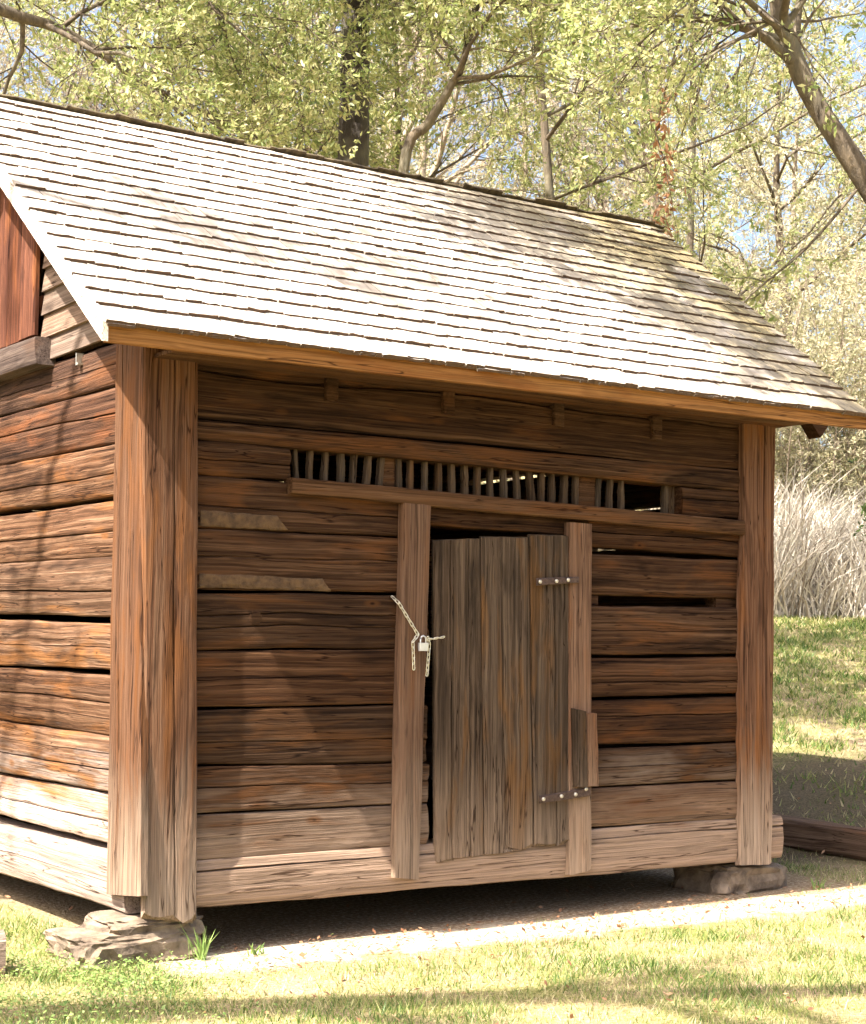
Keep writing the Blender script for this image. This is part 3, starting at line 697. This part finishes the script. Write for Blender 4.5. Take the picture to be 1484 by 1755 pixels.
# ------------------------------------------------------------------ stones and loose timbers
def rock(name, c, size, seed, label, group=None, flat=.5, sub=4):
    import bmesh
    bm = bmesh.new(); bmesh.ops.create_icosphere(bm, subdivisions=sub, radius=1)
    for v in bm.verts:
        p = v.co.copy(); e_ = Vector([math.copysign(abs(a)**flat, a) for a in p])
        k_ = 1 + .18*ns(p.x*1.3+seed, p.y*1.3, p.z*1.3) + .09*ns(p.x*4+seed, p.y*4, p.z*4) + .05*ns(p.x*11+seed, p.y*11, p.z*11) + .05*abs(ns(p.x*7, p.y*7+seed, p.z*7)) - .05*max(0, .12 - abs(ns(p.x*1.6+seed, p.y*1.6, p.z*2)))*6
        q_ = e_*k_
        v.co = Vector((q_.x*size[0], q_.y*size[1], q_.z*size[2]))
    me = bpy.data.meshes.new(name); bm.to_mesh(me); bm.free(); me.materials.append(M['stone'])
    o = bpy.data.objects.new(name, me); link(o); o.location = c; tag(o, label, 'stone', group); return o
FS = 'foundation stones under the barn corners'
rock('foundation_stone', (.0, .18, .055), (.32, .23, .085), 3, 'broad rough fieldstone at the bottom of the left corner pier', FS)
rock('foundation_stone', (.08, .19, .135), (.25, .20, .055), 9, 'flat fieldstone slab directly beneath the left corner board', FS)
rock('foundation_stone', (3.90, .24, .06), (.29, .24, .115), 15, 'rounded stone under the right front corner of the barn', FS)
rock('foundation_stone', (3.85, 3.55, .17), (.3, .24, .13), 21, 'stone under the back right corner of the barn', FS)
rock('foundation_stone', (.15, 3.55, .07), (.3, .24, .12), 27, 'stone under the back left corner of the barn', FS)
def loose_beam(name, a, b, hw, hh, label, mat):
    a, b = Vector(a), Vector(b); t = (b - a).normalized(); s2 = Vector((t.y, -t.x, 0)).normalized(); n = 14; V = []; F = []; sd = rng.uniform(0, 99)
    ring = [(-1, -.75), (-.8, -1), (.8, -1), (1, -.75), (1, .75), (.8, 1), (0, 1.03), (-.8, 1), (-1, .75)]
    for i in range(n+1):
        c_ = a.lerp(b, i/n)
        for j, (px, pz) in enumerate(ring):
            k_ = 1 + .10*ns(sd + j, i*.5, 0)
            V.append(c_ + s2*px*hw*k_ + Vector((0, 0, 1))*(pz*hh*k_))
    m_ = len(ring)
    for i in range(n):
        for j in range(m_): F.append((i*m_+j, i*m_+(j+1) % m_, (i+1)*m_+(j+1) % m_, (i+1)*m_+j))
    F += [tuple(range(m_)), tuple(n*m_+j for j in range(m_-1, -1, -1))]
    return tag(mesh(name, V, F, mat), label, 'beam')
loose_beam('timber_beam', (5.56, 3.2, .12), (5.56, -.5, .10), .10, .10, 'weathered squared timber lying on the ground right of the barn', M['clap'])
loose_beam('timber_block', (-1.9, .45, .095), (-.60, .10, .09), .10, .085, 'square timber end on the grass at the lower left edge', M['beam'])

# ------------------------------------------------------------------ trees
class Tree:
    def __init__(s, seed): s.r = random.Random(seed); s.V = []; s.F = []; s.tw = []
    def tube(s, pts, r0, r1, k):
        n = len(pts); b = len(s.V)
        for i, p in enumerate(pts):
            d = (pts[min(i+1, n-1)] - pts[max(i-1, 0)]).normalized()
            a = d.orthogonal().normalized(); c_ = d.cross(a); r_ = lerp(r0, r1, i/(n-1))
            for j in range(k):
                t = 2*math.pi*j/k; rr = r_*(1 + (.10*ns(p.x*3+j, p.y*3, p.z*1.5) if k > 5 else 0))
                s.V.append(p + (a*math.cos(t) + c_*math.sin(t))*rr)
        for i in range(n-1):
            for j in range(k): s.F.append((b+i*k+j, b+i*k+(j+1) % k, b+(i+1)*k+(j+1) % k, b+(i+1)*k+j))
    def path(s, p, d, L, n, curl, grav):
        pts = [p.copy()]; d = d.normalized()
        for i in range(n):
            d = (d + Vector((s.r.gauss(0, curl), s.r.gauss(0, curl), s.r.gauss(0, curl) + grav))).normalized()
            p = p + d*(L/n); pts.append(p.copy())
        return pts
    def at(s, pts, t):
        x = t*(len(pts)-1); i = min(int(x), len(pts)-2); return pts[i].lerp(pts[i+1], x-i), (pts[i+1]-pts[i]).normalized()
    def grow(s, pts, r0, r1, spec, lvl=0, sides=8):
        """spec: list of levels (children, length, start, angle, gravity, curl); twigs of the last level carry leaves"""
        s.tube(pts, r0, r1, max(3, sides))
        if lvl >= len(spec): s.tw.append(pts); return
        ch, L, st, ang, grav, curl = spec[lvl]
        for i in range(ch):
            t = st + (1-st)*(i + s.r.random())/ch; p, d = s.at(pts, min(.995, t))
            o = Vector((s.r.gauss(0, 1), s.r.gauss(0, 1), s.r.gauss(0, 1))); o = (o - d*o.dot(d)).normalized()
            a = R(ang)*s.r.uniform(.7, 1.25); nd = d*math.cos(a) + o*math.sin(a)
            rr = lerp(r0, r1, t)*s.r.uniform(.38, .6); LL = L*s.r.uniform(.6, 1.25)*(1 - .45*max(0, t-.4))
            s.grow(s.path(p, nd, LL, 5 if lvl == 0 else (4 if lvl == 1 else 3), curl, grav), max(rr, .003), max(rr*.3, .0018), spec, lvl+1, sides-3)
    def leaves(s, per, size, asp, seed, spread=.35):
        g_ = np.random.default_rng(seed); n = len(s.tw)
        T = np.array([[list(p) for p in (t[0], t[len(t)//2], t[-1])] for t in s.tw])
        idx = np.repeat(np.arange(n), per); m_ = len(idx); u = g_.random(m_)**.7
        a = T[idx, 0]; b = T[idx, 1]; c_ = T[idx, 2]; lo = u < .5
        P = np.where(lo[:, None], a + (b-a)*(2*u)[:, None], b + (c_-b)*(2*u-1)[:, None])
        D = np.where(lo[:, None], b-a, c_-b); D /= np.linalg.norm(D, axis=1)[:, None] + 1e-9
        D = D*.7 + g_.normal(0, .6, (m_, 3)); D /= np.linalg.norm(D, axis=1)[:, None]
        Nn = g_.normal(0, .75, (m_, 3)) + np.array([0, 0, .8]); W = np.cross(D, Nn); W /= np.linalg.norm(W, axis=1)[:, None] + 1e-9
        Lf = size*g_.uniform(.6, 1.3, m_)[:, None]; P = P + g_.normal(0, spread*size, (m_, 3))
        V = np.stack([P, P + D*Lf*.5 + W*Lf*asp/2, P + D*Lf, P + D*Lf*.5 - W*Lf*asp/2], 1)
        tr = g_.random(n)*.35
        return V, np.clip(g_.beta(2, 2.2, m_)*.75 + tr[idx] - .02, 0, 1)
    def build(s, name, label, group, barkm, leafm, per, size, asp, seed, cat='tree', base=None):
        root = empty(name, base or s.base); tag(root, label, cat, group)
        inv = Vector(root.location)
        tr = mesh('trunk', [v - inv for v in s.V], s.F, barkm, root, smooth=True); tr.location = (0, 0, 0)
        if per:
            V, rn = s.leaves(per, size, asp, seed)
            np_mesh('crown', V - np.array(inv)[None, None, :], 4, leafm, root, rn)
        return root
def spline(pts, n):
    P = [Vector(p) for p in pts]; out = []
    for i in range(len(P)-1):
        p0, p1, p2, p3 = P[max(i-1, 0)], P[i], P[i+1], P[min(i+2, len(P)-1)]
        for k_ in range(n):
            t = k_/n
            out.append(.5*((2*p1) + (p2-p0)*t + (2*p0-5*p1+4*p2-p3)*t*t + (3*p1-p0-3*p2+p3)*t**3))
    out.append(P[-1]); return out
def spot(px, s_, z=None):                             # ground spot: px to the side of the view axis (tangent), s_ metres ahead of where the photographer stands
    x, y = CAM.x + fx*s_ + rgt.x*px*s_, CAM.y + fy*s_ + rgt.y*px*s_
    return Vector((x, y, hgt(x, y) if z is None else z))

NEAR = 'trees standing close round the barn'
SP = [(15, 3.4, .22, 62, .03, .16), (9, 1.35, .15, 48, .0, .2), (8, .55, .08, 48, -.03, .25)]
def near_tree(name, pts, r0, r1, seed, label, spec=SP, per=24, size=.066, asp=.38, barkm='bark', leafm='leaf', extra=(), n=5, group=NEAR):
    t = Tree(seed); P = spline(pts, n); t.base = tuple(P[0])
    t.grow(P, r0, r1, spec, 0, 10)
    for (ep, a, b, sp) in extra: t.grow(spline(ep, 4), a, b, sp, 0, 8)
    return t.build(name, label, group, M[barkm], M[leafm], per, size, asp, seed)
b1 = spot(-.053, 14.6)
near_tree('oak_tree', [b1, b1 + Vector((0, 0, 4)), b1 + Vector((.05, .1, 8)), b1 + Vector((-.3, .2, 13))], .19, .09, 11,
          'large tree with thick dark trunk rising behind the middle of the roof ridge', spec=[(16, 3.6, .60, 66, -.01, .15), (9, 1.5, .12, 48, -.01, .2), (8, .6, .08, 48, -.03, .25)], per=25, barkm='bark_dark')
near_tree('oak_tree', [(4.4, 4.5, .2), (4.3, 4.6, 2.8), (4.37, 4.65, 5.43), (4.54, 4.5, 5.91), (4.67, 4.38, 6.21), (4.8, 4.26, 6.67), (5.2, 4.1, 9)], .062, .022, 23,
          'slender leaning tree with mottled bark behind the ridge, right of the dark trunk', spec=[(13, 2.4, .66, 60, .0, .18), (8, 1.1, .12, 48, -.01, .2), (8, .5, .08, 48, -.03, .25)], per=24, size=.062)
LB_ = [(9, 1.5, .12, 50, -.05, .2), (9, .6, .08, 48, -.05, .25)]
near_tree('oak_tree', [(8.6, .1, .1), (7.4, .6, 2.9), (6.15, 1.08, 4.87), (5.82, 1.25, 5.43), (5.62, 1.34, 5.90), (5.50, 1.36, 6.4), (5.2, 1.3, 8.4), (4.6, 1.2, 10)], .105, .045, 37,
          'tree at right with thick pale limb leaning in over the roof end', spec=[(15, 2.5, .48, 66, -.03, .2), (8, 1.1, .15, 50, -.05, .22), (8, .5, .08, 48, -.04, .25)], per=20, size=.064, barkm='bark',
          extra=[([(6.15, 1.1, 4.87), (5.75, 1.3, 4.35), (5.35, 1.6, 3.9), (5.2, 1.7, 3.4)], 0.013, .004, [(7, .55, .3, 45, -.04, .2), (5, .25, .1, 45, 0, .2)]),
                 ([(5.62, 1.35, 5.9), (5.0, 1.7, 6.05), (4.4, 2.0, 5.9)], .035, .01, LB_),
                 ([(5.45, 1.4, 6.6), (3.8, 1.3, 7.1), (2.2, 1.1, 6.9), (1.4, .9, 6.5)], .045, .012, [(12, 1.0, .40, 50, -.02, .2), (8, .6, .1, 48, -.02, .22), (5, .3, .08, 48, -.03, .25)]),
                 ([(5.4, 1.4, 6.9), (4.0, .8, 7.0), (2.8, .1, 6.7), (1.9, -.3, 6.3)], .04, .012, [(12, .9, .45, 50, -.02, .2), (8, .55, .1, 48, -.02, .22), (5, .3, .08, 48, -.03, .25)])])
near_tree('oak_tree', [(-1.6, 6.9, 0), (-1.5, 6.8, 4), (-1.3, 6.8, 8), (-1.2, 6.9, 13)], .22, .09, 41,
          'tree at upper left whose drooping limbs reach over the ridge', spec=[(10, 3.2, .45, 70, -.01, .15), (9, 1.5, .12, 48, -.01, .2), (8, .6, .08, 48, -.03, .25)], per=19,
          extra=[([(-1.3, 6.8, 7.6), (.3, 6.6, 7.2), (1.42, 6.52, 6.86), (1.96, 6.54, 6.81), (2.48, 6.46, 6.57), (2.88, 6.59, 6.48), (4, 6.6, 6.2)], .075, .02, [(9, 1.9, .25, 55, -.02, .2), (9, .9, .12, 50, -.03, .2), (7, .4, .05, 48, -.03, .2)]),
                 ([(-1.3, 6.8, 9.0), (1.2, 5.4, 8.9), (3.3, 4.7, 8.0), (4.9, 4.2, 7.2)], .05, .012, [(13, 1.4, .35, 55, -.03, .2), (9, .8, .12, 50, -.03, .2), (7, .4, .05, 48, -.03, .2)]),
                 ([(-1.3, 6.8, 9.2), (1.5, 6.4, 8.6), (3.2, 6.3, 7.4), (3.5, 6.3, 6.9)], .06, .015, [(9, 1.9, .3, 55, -.02, .2), (9, .9, .12, 50, -.03, .2), (7, .4, .05, 48, -.03, .2)])])
for i, (tx, s_, hh, sd, lab) in enumerate(((-.19, 17, 11, 51, 'pale leafy tree behind the left half of the ridge'), (.07, 17, 12, 52, 'light green tree behind the ridge, right of the leaning trunk'),
                                     (.155, 20, 11, 53, 'loose tree standing behind the right end of the ridge'), (-.08, 16.5, 7, 54, 'thin crooked stem left of the dark trunk behind the ridge'), (-.035, 17, 7.5, 55, 'thin forked stem close to the right of the dark trunk'))):
    b = spot(tx, s_); thin = i > 2
    near_tree('oak_tree', [b, b + Vector((.1, 0, hh*.35)), b + Vector((-.15 if i % 2 else .3, .1, hh*.7)), b + Vector((.2, .1, hh))], 0.05 if thin else .055, .025 if thin else .035, sd, lab,
              spec=[(11 if thin else 16, 2.0 if thin else 3.3, .6 if thin else .3, 60, .0, .17), (8, 1.2, .12, 48, -.01, .2), (8, .5, .08, 48, -.03, .25)], per=20 if thin else 25)
# yard trees on the sunny side (left of the view); their trunks and limbs shade the grass, wall and roof
near_tree('oak_tree', [(-7.6, -.9, 0), (-7.3, -1.0, 4), (-6.9, -1.3, 7.4), (-5.6, -2.2, 8.5), (-4.3, -3.1, 9.1), (-3.0, -3.9, 9.5)], .26, .07, 61, 'leaning tree in the yard left of the barn front', spec=[(9, 1.7, .55, 55, .02, .15), (5, .8, .2, 48, 0, .2), (4, .4, .1, 48, 0, .25)], per=10, size=.085)
near_tree('oak_tree', [(-7.0, 1.6, 0), (-6.8, 1.7, 4), (-6.3, 1.6, 8), (-6, 1.5, 11)], .2, .08, 67, 'spreading tree in the yard beside the left gable', spec=[(4, 1.8, .75, 62, .0, .15), (4, 1.0, .2, 48, 0, .2), (4, .5, .1, 48, 0, .25)], per=13, size=.085,
          extra=[([(-6.4, 1.6, 7.4), (-4.6, .8, 8.0), (-3.0, .0, 8.0), (-1.9, -.35, 7.9)], .06, .02, [(5, .7, .55, 50, 0, .2), (5, .5, .1, 45, 0, .2), (4, .25, .1, 45, 0, .2)])])
# dead sprig hanging in the right tree
dr = np.random.default_rng(5); m_ = 150
P = np.array((4.95, 1.95, 5.0)) + np.stack([dr.normal(0, .05, m_), dr.normal(0, .05, m_), dr.uniform(-.55, .55, m_)], 1)
D = dr.normal(0, 1, (m_, 3)); D[:, 2] -= .6; D /= np.linalg.norm(D, axis=1)[:, None]; W = np.cross(D, dr.normal(0, 1, (m_, 3))); W /= np.linalg.norm(W, axis=1)[:, None]
Lf = dr.uniform(.05, .085, m_)[:, None]; V = np.stack([P, P+D*Lf*.5+W*Lf*.22, P+D*Lf, P+D*Lf*.5-W*Lf*.22], 1)
rt = bpy.data.objects['oak_tree.002']
o = np_mesh('dead_leaves', V - np.array(rt.location), 4, M['leaf_brown'], rt, dr.random(m_)); o['label'] = 'rust brown dead leaves on a hanging twig'
# far wood
FAR = 'trees of the wood behind the barn'
def far_variant(seed, hh, spec, per, size, asp, barkm, leafm, r0=.16):
    t = Tree(seed); t.base = (0, 0, 0)
    P = spline([(0, 0, 0), (.2, 0, hh*.35), (-.2, .1, hh*.7), (.1, .1, hh)], 3); t.grow(P, r0, .03, spec, 0, 7)
    return t.build('wood_tree', None, FAR, M[barkm], M[leafm], per, size, asp, seed)
FSP = [(20, 3.4, .12, 62, .03, .16), (8, 1.6, .15, 48, .0, .2), (7, .8, .08, 48, -.02, .25)]
fv = [far_variant(71, 12, FSP, 24, .11, .4, 'bark_pale', 'leaf_far'), far_variant(72, 10, FSP, 22, .11, .4, 'bark', 'leaf_far'),
      far_variant(73, 13, [(24, 3.2, .1, 52, .05, .16), (9, 1.6, .15, 42, .02, .18), (10, .9, .06, 40, .02, .2)], 3, .08, .4, 'bark_pale', 'leaf_far')]
flab = ['pale yellow green tree in the wood behind the barn', 'bushy light green tree in the wood behind the barn', 'bare twiggy grey tree in the wood behind the barn']
def clone(root, loc, rz, s_):
    r = root.copy(); link(r); r.location = loc; r.rotation_euler = (0, 0, rz); r.scale = (s_, s_, s_)
    for c_ in root.children:
        k_ = c_.copy(); link(k_); k_.parent = r
    return r
fr = random.Random(3); used = set()
spots = []
for row, (s_, cnt) in enumerate(((26, 5), (34, 7), (44, 8), (56, 9))):
    for i in range(cnt):
        spots.append((lerp(-.36, .38, (i + fr.uniform(.2, .8))/cnt), s_*fr.uniform(.93, 1.08), fr.choice((0, 1, 2) if row else (0, 2, 2))))
for i in range(16):                                  # the wood goes on to both sides
    spots.append(((-.42 - .06*i if i < 8 else .42 + .06*(i - 8)), fr.uniform(28, 52), fr.choice((0, 1, 2))))
for tx, s_, k_ in spots:
    if tx > .19 and s_ < 32: s_ = 33
    p = spot(tx, s_); rz = fr.uniform(0, 6.28); sc_ = fr.uniform(.85, 1.2)
    if k_ not in used:
        used.add(k_); o = fv[k_]; o.location = p; o.rotation_euler.z = rz; o.scale = (sc_,)*3
    else: o = clone(fv[k_], p, rz, sc_)
    o['label'] = flab[k_]
# dark evergreen at the right edge and pale brush behind the tall grass
t = Tree(81); b = spot(.325, 22); t.base = tuple(b); t.grow(spline([b, b + Vector((0, 0, 3)), b + Vector((.1, 0, 8))], 4), .1, .02, [(20, 1.3, .1, 70, 0, .15), (8, .7, .1, 50, -.02, .2), (6, .35, .05, 45, 0, .2)], 0, 6)
t.build('evergreen_tree', 'dark green evergreen at the right edge behind the tall dry grass', None, M['bark_dark'], M['leaf_dark'], 16, .08, .4, 81)
for i, (tx, s_, hh) in enumerate(((.215, 28, 4.2), (.245, 28.2, 4.8), (.275, 28.5, 4.2), (.20, 30, 5.6), (.26, 31, 6.2))):
    t = Tree(90+i); b = spot(tx, s_); t.base = tuple(b)
    for k_ in range(6):
        a = k_*1.05 + i; t.grow(spline([b, b + Vector((.4*math.cos(a), .4*math.sin(a), hh*.4)), b + Vector((1.1*math.cos(a), 1.1*math.sin(a), hh*fr.uniform(.75, 1)))], 3), .03, .008, [(11, 1.2, .12, 45, .05, .2), (9, .6, .1, 40, .02, .2)], 0, 5)
    t.build('brush_shrub', 'pale twiggy shrub on the bank behind the tall dry grass', 'shrubs on the bank', M['bark_pale'], M['leaf_far'], 13, .10, .35, 90+i, 'shrub')

# ------------------------------------------------------------------ tall dry grass bank
g_ = np.random.default_rng(12); m_ = 9500
tx = g_.uniform(.185, .40, m_); ss = g_.uniform(23.6, 27.5, m_)
bx, by = CAM.x + fx*ss + rgt.x*tx*ss, CAM.y + fy*ss + rgt.y*tx*ss
cl = np.array([ns(x*.8, y*.8, 5) for x, y in zip(bx, by)])
bz = np.array([hgt(x, y) for x, y in zip(bx, by)])
H = (1.65 + 1.0*cl)*g_.uniform(.55, 1.15, m_); B = np.stack([bx, by, bz], 1)
ln = g_.normal(0, .42, (m_, 3)); ln[:, 2] = 1; ln[:, 0] += .12; ln /= np.linalg.norm(ln, axis=1)[:, None]
sd_ = np.array([rgt.x, rgt.y, 0])[None] + g_.normal(0, .5, (m_, 3)); sd_[:, 2] = 0; sd_ /= np.linalg.norm(sd_, axis=1)[:, None]
droop = g_.normal(0, .5, (m_, 3)); droop[:, 2] = -np.abs(droop[:, 2])*.5
quads = []; wd = g_.uniform(.006, .014, m_)[:, None]
pts = [B, B + ln*H[:, None]*.4, B + ln*H[:, None]*.75 + droop*H[:, None]*.12, B + ln*H[:, None] + droop*H[:, None]*.4]
wv = [1, 1, .8, .15]
for i in range(3): quads.append(np.stack([pts[i] - sd_*wd*wv[i], pts[i] + sd_*wd*wv[i], pts[i+1] + sd_*wd*wv[i+1], pts[i+1] - sd_*wd*wv[i+1]], 1))
tag(np_mesh('tall_dry_grass', np.concatenate(quads), 4, M['reed'], None, np.tile(np.clip(g_.beta(1.5, 1.2, m_), 0, 1), 3)), 'thick stand of tall pale dry grass behind the right end of the barn', 'dry grass', None, 'stuff')

# ------------------------------------------------------------------ lawn blades, clover, leaves
def bare(x, y):                                      # where the soil is bare (drip line and beneath the barn)
    e_ = -.60 - (x-2.)*.065 + .12*ns(x*2, y*2, 8)
    return -.0 < x < 4.6 and e_ < y < 4.2
def field(n, smin, smax, tmin, tmax, seed, power=1.0):
    g = np.random.default_rng(seed); s1 = smin + (smax-smin)*g.random(n)**power; t1 = g.uniform(tmin, tmax, n)
    return CAM.x + fx*s1 + rgt.x*t1*s1, CAM.y + fy*s1 + rgt.y*t1*s1, s1, g
def blades(name, n, smin, smax, tmin, tmax, seed, h0, w0, label, power=1.0):
    x, y, s1, g = field(n, smin, smax, tmin, tmax, seed, power)
    pat = np.array([ns(a*1.4, b*1.4, 2) + .5*ns(a*5, b*5, 4) for a, b in zip(x, y)])
    keep = np.array([(not bare(a, b) or (b < -.15 and g.random() < .10)) and not (((a-6.3)*.42)**2 + ((b-1.75)*.62)**2 < .9 + .6*ns(a*2, b*2, 1) and g.random() < .8) for a, b in zip(x, y)]) & (g.random(n) < .62 + pat*.6)  # grass thinned over the soil darkened for the barn's shadow
    x, y, s1, pat = x[keep], y[keep], s1[keep], pat[keep]; n = len(x)
    z = np.array([hgt(a, b) for a, b in zip(x, y)]); B = np.stack([x, y, z - .004], 1)
    a = g.uniform(0, 6.28, n); sd2 = np.stack([np.cos(a), np.sin(a), a*0], 1)*(w0*g.uniform(.6, 1.3, n)*(s1/8)**.6)[:, None]
    hh = h0*g.uniform(.45, 1.35, n)*(1 + .5*np.clip(pat, -.6, 1)); ln = g.normal(0, .55, (n, 3)); ln[:, 2] = 1
    T_ = B + ln*hh[:, None]
    rn = np.clip(g.beta(2.4, 1.8, n) + .10 - .42*pat, 0, 1)
    return tag(np_mesh(name, np.stack([B - sd2, B + sd2, T_], 1), 3, M['grass'], None, rn), label, 'grass', None, 'stuff')
blades('lawn_grass', 230000, 4.6, 12.5, -.37, .37, 21, .038, .0030, 'short mown grass with dry straw patches in front of the barn', 1.1)
blades('slope_grass', 60000, 12.0, 25.0, .16, .38, 22, .060, .006, 'rising lawn right of the barn running up to the tall grass')
g = np.random.default_rng(31)                        # clover
n = 4800; x = g.normal(-.55, .40, n); y = g.normal(-.25, .42, n)
kp = np.array([not (a > -.05 and b > .0) and ns(a*2.5, b*2.5, 6) > -.25 for a, b in zip(x, y)]); x, y = x[kp], y[kp]; n = len(x)
B = np.stack([x, y, g.uniform(.015, .06, n)], 1); a = g.uniform(0, 6.28, n); r_ = g.uniform(.005, .010, n)[:, None]
ca = np.stack([np.cos(a), np.sin(a), g.normal(0, .35, n)], 1); cb = np.stack([-np.sin(a), np.cos(a), g.normal(0, .35, n)], 1)
tag(np_mesh('clover_patch', np.stack([B, B + (ca + .75*cb)*r_, B + 1.7*cb*r_, B + (-ca + .75*cb)*r_], 1), 4, M['clover'], None, g.random(n)), 'light green clover growing by the left corner stone', 'clover', None, 'stuff')
x, y, s1, g = field(650, 4.6, 13, -.31, .31, 41)
x = np.concatenate([x, g.uniform(.3, 5.2, 750)]); y = np.concatenate([y, np.zeros(750)]); y[650:] = -.38 - (x[650:] - 2)*.055 + g.normal(0, .16, 750); n = len(x)
B = np.stack([x, y, np.array([hgt(a, b) for a, b in zip(x, y)]) + g.uniform(.01, .04, n)], 1); a = g.uniform(0, 6.28, n); L_ = g.uniform(.009, .021, n)[:, None]
D = np.stack([np.cos(a), np.sin(a), g.normal(0, .35, n)], 1); W = np.stack([-np.sin(a), np.cos(a), g.normal(0, .4, n)], 1)
tag(np_mesh('fallen_leaves', np.stack([B - D*L_, B + W*L_*.5, B + D*L_, B - W*L_*.5], 1), 4, M['leaf_brown'], None, g.random(n)), 'small brown fallen leaves scattered over the grass', 'leaves', None, 'stuff')
def tuft(c, n, h, spread, label, seed):
    g = np.random.default_rng(seed); B = np.array(c) + np.stack([g.normal(0, .02, n), g.normal(0, .02, n), np.zeros(n)], 1)
    ln = np.stack([g.normal(0, spread, n), g.normal(0, spread, n), np.ones(n)], 1); hh = h*g.uniform(.5, 1.1, n)[:, None]
    a = g.uniform(0, 6.28, n); sd2 = np.stack([np.cos(a), np.sin(a), a*0], 1)*.0045
    m1 = B + ln*hh*.55; tp = B + ln*hh*np.array([1.25, 1.25, .95])
    V = np.concatenate([np.stack([B-sd2, B+sd2, m1+sd2, m1-sd2], 1), np.stack([m1-sd2, m1+sd2, tp+sd2*.1, tp-sd2*.1], 1)])
    tag(np_mesh('grass_tuft', V, 4, M['clover'], None, np.tile(g.random(n), 2)), label, 'grass tuft', 'grass tufts by the stones', 'stuff')
tuft((.26, -.08, 0), 26, .17, .32, 'long bladed grass tuft in front of the left corner board', 1)
tuft((.52, -.13, 0), 14, .07, .4, 'small grass tuft at the shade edge right of the left corner stones', 2)
tuft((4.3, -.1, 0), 16, .08, .4, 'small sprouting grass tuft by the right corner stone', 3)
